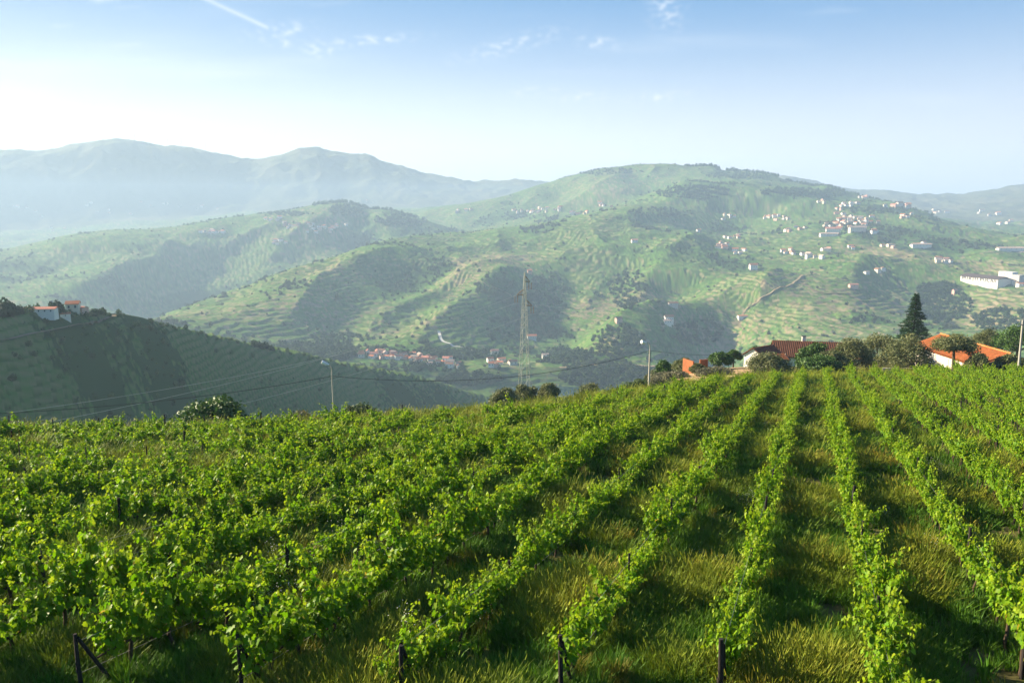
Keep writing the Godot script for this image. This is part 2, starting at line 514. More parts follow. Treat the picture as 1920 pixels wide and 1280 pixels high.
	for ci in nc:
		var cl := maxi(ci - 1, 0) * rows
		var cr := mini(ci + 1, nc - 1) * rows
		var cc := ci * rows
		for ri in rows:
			var u := grid[cr + ri] - grid[cl + ri]
			var v := grid[cc + mini(ri + 1, rows - 1)] - grid[cc + maxi(ri - 1, 0)]
			normals[cc + ri] = u.cross(v).normalized()
			if ci < nc - 1 and ri < rows - 1:
				idx[q] = cc + ri; idx[q + 1] = cc + ri + 1; idx[q + 2] = cc + rows + ri
				idx[q + 3] = cc + rows + ri; idx[q + 4] = cc + ri + 1; idx[q + 5] = cc + rows + ri + 1
				q += 6
	var arr := []
	arr.resize(Mesh.ARRAY_MAX)
	arr[Mesh.ARRAY_VERTEX] = grid
	arr[Mesh.ARRAY_NORMAL] = normals
	arr[Mesh.ARRAY_COLOR] = cols
	arr[Mesh.ARRAY_INDEX] = idx
	var me := ArrayMesh.new()
	me.add_surface_from_arrays(Mesh.PRIMITIVE_TRIANGLES, arr)
	var o := part("ground", me, vmat(0.95, 0.1), self)
	tag(o, "vineyard slope, valley floor, terraced hills and far mountains", "ground", "", "structure")

var tiny: FastNoiseLite
var patch: FastNoiseLite
var cells: FastNoiseLite
var edges: FastNoiseLite
var woods: FastNoiseLite
var cover := 0        # what land_color found: 0 wood or scrub, 1 terraces, 2 meadow or bare

func terrace(x: float, y: float, z: float, step: float) -> float:
	# banks of uneven width that follow the contour
	return y / step + uneven.get_noise_2d(x, z) * 0.55

func land_color(x: float, y: float, z: float, r: float, k: int) -> Color:
	cover = 1
	var near := r < 950.0 and x < 150.0 and k <= 4      # the near spur in the west
	var m := 2.4 if near else 1.0
	var v := cells.get_noise_2d(x * m, z * m) * 0.5 + 0.5
	var h := fposmod(v * 57.31, 1.0)
	var w := woods.get_noise_2d(x * m, z * m)
	if k >= 14:
		return Color(0.06, 0.08, 0.035).lerp(Color(0.12, 0.12, 0.07), clampf(w * 0.8 + 0.4 + h * 0.2, 0, 1))
	var dry := 0.0 if near else plan_at(dry_g, x, z)
	var scrub := 0.0 if near else plan_at(scrub_g, x, z)
	var sel := h + dry * 0.55
	if w + (h - 0.5) * 0.35 + scrub * 0.42 - dry * 0.7 > (0.34 if near else 0.42):
		cover = 0
		return Color(0.045, 0.085, 0.024)
	var step := 3.4 if near else TERRACE
	var base: Color
	var earth := 0.15
	if near:
		base = Color(0.072, 0.150, 0.032).lerp(Color(0.090, 0.145, 0.038), h)
		earth = 0.25 + 0.4 * h
	elif sel < 0.26:
		base = Color(0.052, 0.112, 0.028)
		earth = 0.2
	elif sel < 0.55:
		base = Color(0.070, 0.146, 0.032)
		earth = 0.3
	elif sel < 0.80:
		base = Color(0.104, 0.178, 0.040)
		earth = 0.45
	elif sel < 1.0:
		base = Color(0.112, 0.138, 0.050)
		earth = 0.85
	else:
		base = Color(0.215, 0.185, 0.100)
		earth = 0.9
	base = base * (0.86 + 0.28 * v)
	var row := 0.0
	if v > 0.62 and not near:         # plots planted in straight rows up the slope
		cover = 2
		row = fposmod((x * cos(h * 6.0) + z * sin(h * 6.0)) / 7.0, 1.0)
		return base * (0.74 if row > 0.5 else 1.06)
	var ph := fposmod(terrace(x, y, z, step), 1.0)
	if ph > 0.64:
		base = base.lerp(Color(0.235, 0.19, 0.118), earth * 0.75)
	elif fposmod(terrace(x, y, z, step) * 3.0, 1.0) > 0.55:
		base = base * 0.74          # rows of vines on the treads
	if k == 4 or k == 5:
		base = base.lerp(Color(0.05, 0.08, 0.024), 0.5)
	return base
var uneven: FastNoiseLite
const TERRACE := 5.2

# ------------------------------------------------------------------ finding places on the land
func row_of(ci: int, r: float) -> int:
	var a := ci * rows
	var lo := 0
	var hi := rows - 1
	while hi - lo > 1:
		var m := (lo + hi) / 2
		var p := grid[a + m]
		if p.x * p.x + p.z * p.z <= r * r:
			lo = m
		else:
			hi = m
	return lo

func land_y(x: float, z: float) -> float:
	var th := atan2(x, -z)
	var r := sqrt(x * x + z * z)
	var ci := clampi(thetas.bsearch(th, true) - 1, 0, thetas.size() - 2)
	var ft := (th - thetas[ci]) / (thetas[ci + 1] - thetas[ci])
	var out := 0.0
	for side in 2:
		var ri := row_of(ci + side, r)
		var p := grid[(ci + side) * rows + ri]
		var q := grid[(ci + side) * rows + ri + 1]
		var rp := Vector2(p.x, p.z).length()
		var rq := Vector2(q.x, q.z).length()
		out += lerpf(p.y, q.y, clampf((r - rp) / maxf(rq - rp, 1e-4), 0, 1)) * (ft if side == 1 else 1.0 - ft)
	return out

func on_land(px: float, py: float, from_r := 0.0) -> Vector3:
	# where the line of sight through a point of the frame meets the finished land, past the distance from_r
	var d := ray(px, py)
	var flat := Vector2(d.x, d.z).length()
	var th := atan2(d.x, -d.z)
	var ci := clampi(thetas.bsearch(th, true) - 1, 0, thetas.size() - 2)
	if absf(thetas[ci + 1] - th) < absf(thetas[ci] - th):
		ci += 1
	var ri := row_of(ci, from_r) if from_r > 0.0 else 0
	var slope := d.y / flat
	while ri < rows - 1:
		var p := grid[ci * rows + ri]
		if p.y >= slope * Vector2(p.x, p.z).length():
			return p
		ri += 1
	return grid[ci * rows + rows - 1]

# ------------------------------------------------------------------ mesh building
class Builder:
	var v := PackedVector3Array()
	var n := PackedVector3Array()
	var c := PackedColorArray()
	var idx := PackedInt32Array()
	func leaf(p: Vector3, tip: Vector3, up: Vector3, size: float, wide: float, col: Color) -> void:
		# a folded rhombus: four faces
		var side := tip.cross(up).normalized() * wide * 0.5
		var a := v.size()
		var mid := p + tip * size * 0.45
		v.append(p); v.append(mid + side + up * wide * 0.12); v.append(p + tip * size); v.append(mid - side + up * wide * 0.12)
		n.append(up); n.append((up - side.normalized() * 0.35).normalized()); n.append(up); n.append((up + side.normalized() * 0.35).normalized())
		for i in 4: c.append(col)
		idx.append_array(PackedInt32Array([a, a + 2, a + 1, a, a + 3, a + 2]))
	func lobed(p: Vector3, tip: Vector3, up: Vector3, size: float, col: Color) -> void:
		# a five-lobed leaf, creased along its midrib
		var side := tip.cross(up).normalized()
		var a := v.size()
		v.append(p + tip * size * 0.38)
		n.append(up)
		const SHAPE := [[0.0, 0.05], [-0.14, 0.27], [0.16, 0.50], [0.36, 0.34], [0.62, 0.46], [0.74, 0.22], [1.0, 0.0]]
		for m in 13:
			var k: int = m if m < 7 else 12 - m
			var sg := 1.0 if m < 7 else -1.0
			var w: float = SHAPE[k][1] * sg
			v.append(p + tip * size * SHAPE[k][0] + side * size * w + up * size * (absf(w) * 0.30 - 0.10 * SHAPE[k][0] * SHAPE[k][0]))
			n.append((up - side * w * 0.7).normalized())
		for i in 14: c.append(col)
		for m in 13:
			idx.append(a); idx.append(a + 1 + (m + 1) % 13); idx.append(a + 1 + m)
	func tube(p0: Vector3, p1: Vector3, r0: float, r1: float, sides: int, col: Color, cap := false) -> void:
		var d := (p1 - p0).normalized()
		var x := d.cross(Vector3.UP if absf(d.y) < 0.95 else Vector3.RIGHT).normalized()
		var y := d.cross(x)
		var a := v.size()
		for i in sides:
			var t := TAU * i / sides
			var o := x * cos(t) + y * sin(t)
			v.append(p0 + o * r0); v.append(p1 + o * r1)
			n.append(o); n.append(o)
			c.append(col); c.append(col)
		for i in sides:
			var j := (i + 1) % sides
			idx.append_array(PackedInt32Array([a + i * 2, a + i * 2 + 1, a + j * 2, a + j * 2, a + i * 2 + 1, a + j * 2 + 1]))
		if cap:
			var b := v.size()
			v.append(p1); n.append(d); c.append(col)
			for i in sides:
				v.append(p1 + (x * cos(TAU * i / sides) + y * sin(TAU * i / sides)) * r1); n.append(d); c.append(col)
			for i in sides:
				idx.append(b); idx.append(b + 1 + (i + 1) % sides); idx.append(b + 1 + i)
	func path(pts: Array, r0: float, r1: float, sides: int, col: Color) -> void:
		for i in pts.size() - 1:
			var m: float = pts.size() - 1
			tube(pts[i], pts[i + 1], lerpf(r0, r1, i / m), lerpf(r0, r1, (i + 1) / m), sides, col, i == pts.size() - 2)
	func face(a: Vector3, b: Vector3, cc: Vector3, d: Vector3, col: Color) -> void:
		var k := v.size()
		var nn := (b - a).cross(d - a).normalized()
		for p in [a, b, cc, d]:
			v.append(p); n.append(nn); c.append(col)
		idx.append_array(PackedInt32Array([k, k + 2, k + 1, k, k + 3, k + 2]))
	func tri(a: Vector3, b: Vector3, cc: Vector3, col: Color) -> void:
		var k := v.size()
		var nn := (b - a).cross(cc - a).normalized()
		for p in [a, b, cc]:
			v.append(p); n.append(nn); c.append(col)
		idx.append_array(PackedInt32Array([k, k + 2, k + 1]))
	func box(p: Vector3, s: Vector3, col: Color, b := Basis()) -> void:
		var h := s * 0.5
		for ax in 3:
			for sg in [-1.0, 1.0]:
				var nn := Vector3.ZERO
				nn[ax] = sg
				var u := Vector3.ZERO
				u[(ax + 1) % 3] = h[(ax + 1) % 3]
				var w := Vector3.ZERO
				w[(ax + 2) % 3] = h[(ax + 2) % 3] * sg
				var o := nn * h[ax]
				face(p + b * (o - u - w), p + b * (o + u - w), p + b * (o + u + w), p + b * (o - u + w), col)
	func mesh() -> ArrayMesh:
		var arr := []
		arr.resize(Mesh.ARRAY_MAX)
		arr[Mesh.ARRAY_VERTEX] = v
		arr[Mesh.ARRAY_NORMAL] = n
		arr[Mesh.ARRAY_COLOR] = c
		arr[Mesh.ARRAY_INDEX] = idx
		var me := ArrayMesh.new()
		me.add_surface_from_arrays(Mesh.PRIMITIVE_TRIANGLES, arr)
		return me

func any_dir() -> Vector3:
	var y := rng.randf_range(-1, 1)
	var t := rng.randf() * TAU
	var s := sqrt(1.0 - y * y)
	return Vector3(cos(t) * s, y, sin(t) * s)

func vary(c: Color, by: float) -> Color:
	var f := 1.0 + rng.randf_range(-by, by)
	return Color(c.r * f * (1.0 + rng.randf_range(-by, by) * 0.4), c.g * f, c.b * f)

func scatter(called: String, mesh: Mesh, m: Material, places: Array, tints: Array, parent: Node = self) -> MultiMeshInstance3D:
	var mm := MultiMesh.new()
	mm.transform_format = MultiMesh.TRANSFORM_3D
	mm.use_colors = true
	mm.mesh = mesh
	mm.instance_count = places.size()
	for i in places.size():
		mm.set_instance_transform(i, places[i])
		mm.set_instance_color(i, tints[i])
	var o := MultiMeshInstance3D.new()
	o.name = numbered(called) if parent == self else called
	o.multimesh = mm
	o.material_override = m
	parent.add_child(o, true)
	return o

# ------------------------------------------------------------------ roads and water
func ribbon(called: String, label: String, pts: Array, wide: float, lift: float, m: Material, from_r: float) -> void:
	var line: Array[Vector3] = []
	var hits: Array[Vector3] = []
	for p in pts: hits.append(on_land(p[0], p[1], from_r))
	for i in hits.size() - 1:
		for s in 12:
			var p := hits[i].cubic_interpolate(hits[i + 1], hits[maxi(i - 1, 0)], hits[mini(i + 2, hits.size() - 1)], s / 12.0)
			p.y = land_y(p.x, p.z)
			line.append(p)
	var b := Builder.new()
	for i in line.size() - 1:
		var d := line[i + 1] - line[i]
		d.y = 0
		if d.length() < 0.05: continue
		var s := d.normalized().cross(Vector3.UP) * wide * 0.5
		var lifted := Vector3.UP * lift
		b.face(line[i] - s + lifted, line[i] + s + lifted, line[i + 1] + s + lifted, line[i + 1] - s + lifted, Color.WHITE)
	tag(part(called, b.mesh(), m, self), label, "road", "", "structure")

func build_roads_and_water() -> void:
	var pale := mat(Color(0.42, 0.38, 0.31), 0.9, 0.2)
	var dirt := mat(Color(0.24, 0.19, 0.115), 0.95, 0.1)
	ribbon("road", "narrow pale road climbing round the dark spur to the farmhouses", [[-40, 640], [60, 628], [120, 617], [170, 605], [205, 596], [214, 590]], 3.0, 0.5, dirt, 200.0)
	ribbon("road", "white walled road curving down above the riverside village", [[822, 622], [829, 640], [848, 650], [875, 657], [905, 661], [940, 667]], 4.5, 1.2, mat(Color(0.50, 0.48, 0.42), 0.9, 0.2), 1000.0)
	ribbon("road", "riverside road along the foot of the wooded knoll", [[1050, 690], [1100, 686], [1130, 684], [1170, 685], [1220, 688], [1270, 690]], 9.0, 1.0, dirt, 960.0)
	ribbon("path", "earth track crossing the terraces beside the pylon", [[880, 520], [910, 533], [940, 545], [962, 557]], 4.0, 0.8, dirt, 1000.0)
	ribbon("path", "pale earth track between terraces under the hill town", [[1530, 512], [1490, 530], [1450, 550], [1418, 570], [1398, 585], [1385, 605]], 4.0, 0.8, dirt, 1000.0)
	ribbon("path", "reddish earth track slanting over the terraced hill", [[1500, 532], [1540, 548], [1590, 553], [1620, 570], [1640, 580]], 4.0, 0.8, dirt, 1000.0)
	ribbon("path", "straight pale track through fields near the white winery", [[1700, 452], [1760, 455], [1830, 458], [1920, 463]], 5.0, 0.8, pale, 1000.0)
	ribbon("path", "pale track below the long fields near the white winery", [[1800, 480], [1860, 474], [1930, 472]], 4.0, 0.8, pale, 1000.0)
	var b := Builder.new()
	for i in 24:
		var a0 := deg_to_rad(-12.0 + i * 2.0)
		var a1 := deg_to_rad(-10.0 + i * 2.0)
		b.face(Vector3(sin(a0) * 760, -224.5, -cos(a0) * 760), Vector3(sin(a1) * 760, -224.5, -cos(a1) * 760), Vector3(sin(a1) * 1010, -224.5, -cos(a1) * 1010), Vector3(sin(a0) * 1010, -224.5, -cos(a0) * 1010), Color.WHITE)
	var wm := mat(Color(0.015, 0.04, 0.036), 0.2, 0.3)
	tag(part("river_water", b.mesh(), wm, self), "dark calm river in the valley bottom", "river", "", "structure")

# ------------------------------------------------------------------ vineyard
var row_x := 0.0
var row_z := 0.0
var row_q0 := 0.0
var row_gap := 2.6

func field(s: float, q: float) -> Vector3:
	var x := s * row_x - q * row_z
	var z := s * row_z + q * row_x
	return Vector3(x, plane_y(x, z) + tiny.get_noise_2d(x, z) * 0.10 + patch.get_noise_2d(x * 0.4, z * 0.4) * 0.15, z)

func row_start(q: float, z: float) -> float:
	# how far along a row lies the headland at depth z
	return (z - q * row_x) / row_z

func to_field(p: Vector3) -> Vector2:
	return Vector2(p.x * row_x + p.z * row_z, -p.x * row_z + p.z * row_x)

func on_plane(px: float, py: float) -> Vector3:
	var d := ray(px, py)
	return d * (-EYE / (d.y - SLOPE * d.z))

func inside(p: Vector3, margin: float) -> bool:
	return Vector2(p.x, p.z).length() < edge_c.value(atan2(p.x, -p.z)) - margin

func headland(p: Vector3) -> float:
	# width of the strip of dry grass that the rows leave free along the crest
	var px := ray_to_frame(p).x
	if px < 960.0: return lerpf(2.0, 8.0, clampf((px - 760.0) / 200.0, 0, 1))
	return lerpf(8.0, 6.5, clampf((px - 1200.0) / 500.0, 0, 1))

func vine_meshes(kind: int) -> Array:
	# [stem, foliage] of one grape vine; x runs along the row
	var wood := Builder.new()
	var bark := Color(0.07, 0.05, 0.035)
	var p := Vector3(0, -0.15, 0)
	var trunk := [p]
	for i in 5:
		p += Vector3(rng.randf_range(-0.05, 0.05), 0.15, rng.randf_range(-0.05, 0.05))
		trunk.append(p)
	wood.path(trunk, 0.045, 0.03, 6, bark)
	for sg in [-1.0, 1.0]:
		var arm := [p]
		for i in 4:
			arm.append(Vector3(p.x * (1 - (i + 1) / 4.0) + sg * 0.15 * (i + 1), p.y + rng.randf_range(-0.012, 0.012), p.z * (1 - (i + 1) / 4.0)))
		wood.path(arm, 0.025, 0.014, 5, bark)
	var f := Builder.new()
	var bushy := 1.0 if kind % 2 == 0 else 0.72
	var shoots := 15 if kind % 2 == 0 else 12
	for k in shoots:
		var q := Vector3(lerpf(-0.56, 0.56, (k + rng.randf()) / shoots), p.y + rng.randf_range(-0.01, 0.02), rng.randf_range(-0.01, 0.01))
		var lean := Vector3(rng.randf_range(-0.25, 0.25), 1.0, rng.randfn(0.0, 0.34) * bushy).normalized()
		var length := rng.randf_range(0.50, 1.0) + (rng.randf_range(0.25, 0.5) if rng.randf() < 0.22 else 0.0)
		var droop := rng.randf_range(0.0, 0.05) + (0.10 if rng.randf() < 0.2 else 0.0)
		var pts := [q]
		var steps := int(length / 0.062)
		for i in steps:
			var t := float(i) / steps
			lean = (lean + Vector3(rng.randf_range(-0.09, 0.09), -droop * (1.0 if t > 0.4 else 0.2), rng.randf_range(-0.09, 0.09) + signf(lean.z) * droop * 0.5)).normalized()
			q += lean * 0.062
			pts.append(q)
			var fresh := smoothstep(0.55, 1.0, t)
			for m in 4 if t < 0.8 else 2:
				var out := Vector3(rng.randfn(0, 0.6), rng.randf_range(-0.35, 0.4), rng.randfn(0, 1.0)).normalized()
				var at_ := q + out * rng.randf_range(0.03, 0.13) * (1.0 - 0.55 * fresh)
				var up := (Vector3.UP * rng.randf_range(0.1, 0.9) + out * 0.7 + any_dir() * 0.55).normalized()
				var tip := (out + Vector3.DOWN * rng.randf_range(0.0, 1.1) + any_dir() * 0.4)
				tip = (tip - up * tip.dot(up)).normalized()
				var size := rng.randf_range(0.055, 0.125) * (1.0 - 0.4 * fresh)
				var col := Color(0.110, 0.240, 0.007).lerp(Color(0.275, 0.365, 0.014), clampf(fresh * 0.9 + rng.randfn(0.15, 0.22), 0, 1))
				if rng.randf() < 0.012: col = Color(0.34, 0.28, 0.03)
				f.lobed(at_, tip, up, size, vary(col, 0.22))
		wood.path(pts.slice(0, pts.size(), 2) if pts.size() > 3 else pts, 0.008, 0.004, 3, Color(0.10, 0.13, 0.03))
	return [wood.mesh(), f.mesh()]

func build_vineyard() -> void:
	var d := ray(1531, 604)
	var l := Vector2(d.x, d.z).length()
	row_x = d.x / l
	row_z = d.z / l
	row_q0 = to_field(on_plane(1640, 1280)).y
	row_gap = (row_q0 - to_field(on_plane(1090, 1280)).y) / 2.0
	var leaf_m := vmat(0.5, 0.28, 0.9)
	var wood_m := vmat(0.9, 0.2)
	var kinds := []
	for k in 10: kinds.append(vine_meshes(k))
	var turn := atan2(-row_z, row_x)
	var plants := []
	for k in range(-34, 20):
		var q := row_q0 + k * row_gap
		var s := row_start(q, -12.6 if k < 0 else -9.5) + rng.randf_range(0.0, 0.5)
		var weak := noise(40 + k, 0.09, 2)
		while s < 130.0:
			var p := field(s, q + rng.randfn(0, 0.05))
			var th := atan2(p.x, -p.z)
			var vigour := weak.get_noise_1d(s) * 0.5 + 0.5
			if inside(p, headland(p)) and absf(th) < 0.68 and not (p.z > -20.0 and k < -1 and rng.randf() < 0.15) and rng.randf() > 0.04 + maxf(0.0, 0.28 - vigour) * 1.2:
				var sc := lerpf(0.74, 1.14, vigour) * rng.randf_range(0.78, 1.2)
				var fat := 1.12 if k < -3 else (0.88 if k < -1 else 0.75)
				var kind := rng.randi() % 10
				plants.append([p.length(), p, turn + rng.randf_range(-0.12, 0.12) + (PI if rng.randf() < 0.5 else 0.0), Vector3(1.05, sc * (lerpf(0.86, 1.26, clampf((edge_c.value(th) - Vector2(p.x, p.z).length() - 3.0) / 26.0, 0, 1)) if k < -3 else 1.06), sc * fat), kind])
			s += 1.02 + rng.randf_range(-0.08, 0.08)
	plants.sort_custom(func(a, b): return a[0] < b[0])
	var rest := []
	for k in 10: rest.append([[], []])
	var seen := 0
	var protos := {}
	for pl in plants:
		var p: Vector3 = pl[1]
		var c := ray_to_frame(p)
		if seen < 300 and c.x > -30 and c.x < 1950 and c.y < 1340:
			seen += 1
			var o: Node3D
			if protos.has(pl[4]):
				o = protos[pl[4]].duplicate()
				o.name = numbered("grape_vine")
				add_child(o)
			else:
				o = thing("grape_vine", "leafy green grape vine in a trellised row of the front vineyard", "grape vine", Vector3.ZERO, 0.0, "grape vines of the front vineyard")
				part("stem", kinds[pl[4]][0], wood_m, o)
				part("foliage", kinds[pl[4]][1], leaf_m, o)
				protos[pl[4]] = o
			o.transform = Transform3D(Basis(Vector3.UP, pl[2]).scaled_local(pl[3]), p)
		else:
			rest[pl[4]][0].append(Transform3D(Basis(Vector3.UP, pl[2]).scaled_local(pl[3]), p))
			rest[pl[4]][1].append(Color.WHITE)
	var far := Node3D.new()
	far.name = "vine_rows"
	add_child(far)
	tag(far, "long rows of leafy green vines reaching over the crest of the slope", "vineyard", "", "stuff")
	for k in 10:
		if rest[k][0].size():
			scatter("stem", kinds[k][0], wood_m, rest[k][0], rest[k][1], far)
			scatter("foliage", kinds[k][1], leaf_m, rest[k][0], rest[k][1], far)
	# posts and wires
	var post_m := mat(Color(0.030, 0.026, 0.024), 0.9, 0.2)
	var post_meshes := []
	for k in 4:
		var b := Builder.new()
		var w := 0.032 + 0.007 * k
		b.tube(Vector3(0, -0.3, 0), Vector3(rng.randf_range(-0.02, 0.02), 0.7, 0), w, w * 0.95, 5, Color.WHITE)
		b.tube(Vector3(0, 0.7, 0), Vector3(rng.randf_range(-0.04, 0.04), 1.45, 0.0), w * 0.95, w * 0.8, 5, Color.WHITE, true)
		post_meshes.append(b.mesh())
	var wire_m := mat(Color(0.16, 0.16, 0.15), 0.5, 0.5)
	for k in range(-34, 20):
		var q := row_q0 + k * row_gap
		var s := row_start(q, -12.1 if k < 0 else -8.5)
		var last := Vector3.ZERO
		var wire := Builder.new()
		var first := true
		while s < 130.0:
			var p := field(s, q)
			var fr := ray_to_frame(p)
			if inside(p, headland(p) - 1.0) and fr.x > -40 and fr.x < 1960:
				var o := part("vineyard_post", post_meshes[rng.randi() % 4], post_m, self, p, Vector3(1, rng.randf_range(0.85, 1.06), 1), Vector3(rng.randf_range(-0.06, 0.06), rng.randf() * TAU, rng.randf_range(-0.06, 0.06)))
				tag(o, "dark weathered post standing in a row of vines", "post", "posts of the front vineyard")
				if first and k < 1 and k > -7:
					var b := Builder.new()
					b.tube(Vector3(0, 1.25, 0), Vector3(row_x * 0.75, -0.2, row_z * 0.75), 0.032, 0.036, 5, Color.WHITE)
					var br := part("brace_post", b.mesh(), post_m, self, p)
					tag(br, "slanting dark brace leaning on the end post of a vine row", "post", "braces at the row ends")
				if not first and p.distance_to(last) < 8.0 and k > -9 and k < 5:
					for h in [0.62, 1.18]:
						wire.tube(last + Vector3.UP * h, p + Vector3.UP * h, 0.004, 0.004, 3, Color.WHITE)
				last = p
				first = false
			s += 5.4 + rng.randf_range(-0.4, 0.4)
		if wire.v.size():
			tag(part("trellis_wire", wire.mesh(), wire_m, self), "thin grey trellis wire strung between the posts of a vine row", "wire", "trellis wires of the front vineyard")

func ray_to_frame(p: Vector3) -> Vector2:
	var fwd := Vector3(0, -sin(pitch), -cos(pitch))
	var up := Vector3(0, cos(pitch), -sin(pitch))
	var d := p.dot(fwd)
	if d <= 0.1: return Vector2(-9999, -9999)
	return Vector2(960.0 + p.x / d * FOCAL, 640.0 - p.dot(up) / d * FOCAL)

# ------------------------------------------------------------------ grass and flowers
func tuft(kind: int) -> ArrayMesh:
	var b := Builder.new()
	var blades := 30
	for i in blades:
		var a := rng.randf() * TAU
		var out := Vector3(cos(a), 0, sin(a))
		var p := out * rng.randf() * 0.16
		var h := rng.randf_range(0.22, 0.50) * (1.25 if kind == 2 else 1.0)
		var lean := rng.randf_range(0.05, 0.6)
		var side := out.cross(Vector3.UP).rotated(Vector3.UP, rng.randf_range(-0.6, 0.6))
		var w := rng.randf_range(0.006, 0.012) if kind != 3 else rng.randf_range(0.015, 0.03)
		var col := vary(Color(1, 1, 1), 0.3)
		var last := p
		var lw := w
		for k in 3:
			var t := (k + 1) / 3.0
			var q := p + Vector3.UP * h * t * (1.0 - 0.25 * t * lean) + out * h * lean * t * t
			var nw := w * (1.0 - t * 0.9)
			var kk := b.v.size()
			var nn := ((q - last).cross(side)).normalized()
			for e in [last - side * lw, last + side * lw, q + side * nw, q - side * nw]:
				b.v.append(e); b.n.append(nn); b.c.append(col)
			b.idx.append_array(PackedInt32Array([kk, kk + 1, kk + 2, kk, kk + 2, kk + 3]))
			last = q
			lw = nw
		if kind == 2 and i % 3 == 0:        # seed heads
			b.tube(last - Vector3.UP * 0.03, last + out * 0.03 + Vector3.UP * 0.05, 0.008, 0.003, 3, Color(1.5, 1.35, 1.2))
	return b.mesh()

func build_grass() -> void:
	var m := vmat(0.6, 0.25, 0.5)
	var kinds := []
	var lists := []
	for k in 4:
		kinds.append(tuft(k))
		lists.append([[], []])
	var dry := noise(51, 1.0 / 5.0, 3)
	var hue := noise(52, 1.0 / 2.2, 2)
	for i in 80000:
		var r := 8.5 * exp(rng.randf() * log(135.0 / 8.5))
		var th := rng.randf_range(-0.66, 0.66)
		var x := sin(th) * r
		var z := -cos(th) * r
		var p := Vector3(x, 0, z)
		if not inside(p, -5.0): continue
		p.y = land_y(x, z) - 0.02
		var fc := to_field(p)
		var off := absf(fposmod((fc.y - row_q0) / row_gap + 0.5, 1.0) - 0.5) * row_gap     # distance from the row
		if off < 0.35 and rng.randf() < 0.55: continue
		var dn := dry.get_noise_2d(x, z)
		if dn < -0.36 and rng.randf() < 0.85: continue
		var past := 0.4 if not inside(p, headland(p)) else 0.0      # the headland along the crest is drier
		var t := clampf(dn * 1.5 + 0.18 + past + (0.25 if off > 0.8 else -0.1), 0, 1)
		var col := Color(0.075, 0.170, 0.010).lerp(Color(0.215, 0.245, 0.020), t)
		if hue.get_noise_2d(x, z) > 0.46: col = col.lerp(Color(0.24, 0.145, 0.02), 0.5)
		var k := 0
		if t > 0.5: k = 2 if rng.randf() < 0.6 else 1
		elif rng.randf() < 0.3: k = 3
		var sc := rng.randf_range(0.38, 1.1) * (1.0 + r / 150.0) * (0.8 + 0.5 * clampf(dn + 0.4, 0, 1))
		lists[k][0].append(Transform3D(Basis(Vector3.UP, rng.randf() * TAU).scaled_local(Vector3(sc * (1.0 + r / 70.0), sc, sc * (1.0 + r / 70.0))), p))
		lists[k][1].append(vary(col, 0.25))
	var g := Node3D.new()
	g.name = "grass"
	add_child(g)
	tag(g, "tall green and straw coloured grass growing between the vine rows", "grass", "", "stuff")
	for k in 4:
		scatter("tuft", kinds[k], m, lists[k][0], lists[k][1], g)
	# small white flowers
	var fb := Builder.new()
	for i in 26:
		var a := rng.randf() * TAU
		var q := Vector3(cos(a), 0, sin(a)) * rng.randf() * 0.28
		var top := q * 1.15 + Vector3.UP * rng.randf_range(0.35, 0.6)
		fb.tube(q, top, 0.004, 0.003, 3, Color(0.07, 0.10, 0.03))
		for j in 5:
			var aa := TAU * j / 5.0
			fb.leaf(top, Vector3(cos(aa), 0.2, sin(aa)).normalized(), Vector3(-cos(aa) * 0.2, 1, -sin(aa) * 0.2).normalized(), 0.011, 0.010, Color(0.70, 0.69, 0.62))
	var fl := [[], []]
	for spot in [[600, 1120, 2.2, 14], [650, 1085, 1.4, 9], [560, 1180, 1.2, 5], [1333, 1072, 0.6, 3], [1420, 960, 1.5, 6], [1750, 900, 3.0, 8], [1560, 820, 4.0, 9], [860, 1200, 2.0, 6], [1820, 1050, 2.5, 8]]:
		var c := on_plane(spot[0], spot[1])
		for i in spot[3]:
			var x: float = c.x + rng.randfn(0, 0.4) * spot[2]
			var z: float = c.z + rng.randfn(0, 0.5) * spot[2]
			fl[0].append(Transform3D(Basis(Vector3.UP, rng.randf() * TAU).scaled_local(Vector3.ONE * rng.randf_range(0.8, 1.3)), Vector3(x, land_y(x, z), z)))
			fl[1].append(Color.WHITE)
	tag(scatter("wildflower_patch", fb.mesh(), vmat(0.7, 0.2, 0.3), fl[0], fl[1]), "scattered white wildflowers among the grass of the vineyard", "wildflowers", "", "stuff")

# ------------------------------------------------------------------ trees
func crown(b: Builder, clumps: Array, count: int, size: float, wide: float, col: Color, col2: Color, thin := 0.0) -> void:
	for cl in clumps:
		var c: Vector3 = cl[0]
		var rad: Vector3 = cl[1]
		var shade := rng.randf()
		for i in count:
			var d := any_dir()
			var rr := pow(rng.randf(), 0.42)
			var p := c + d * rad * rr
			var up := (d * 0.8 + any_dir() * 0.9 + Vector3.UP * 0.25).normalized()
			var tip := any_dir()
			tip = (tip - up * tip.dot(up)).normalized()
			b.leaf(p, tip, up, size * rng.randf_range(0.7, 1.3), wide * rng.randf_range(0.7, 1.3), vary(col.lerp(col2, clampf(shade * 0.6 + rng.randf() * 0.4, 0, 1)), 0.2))

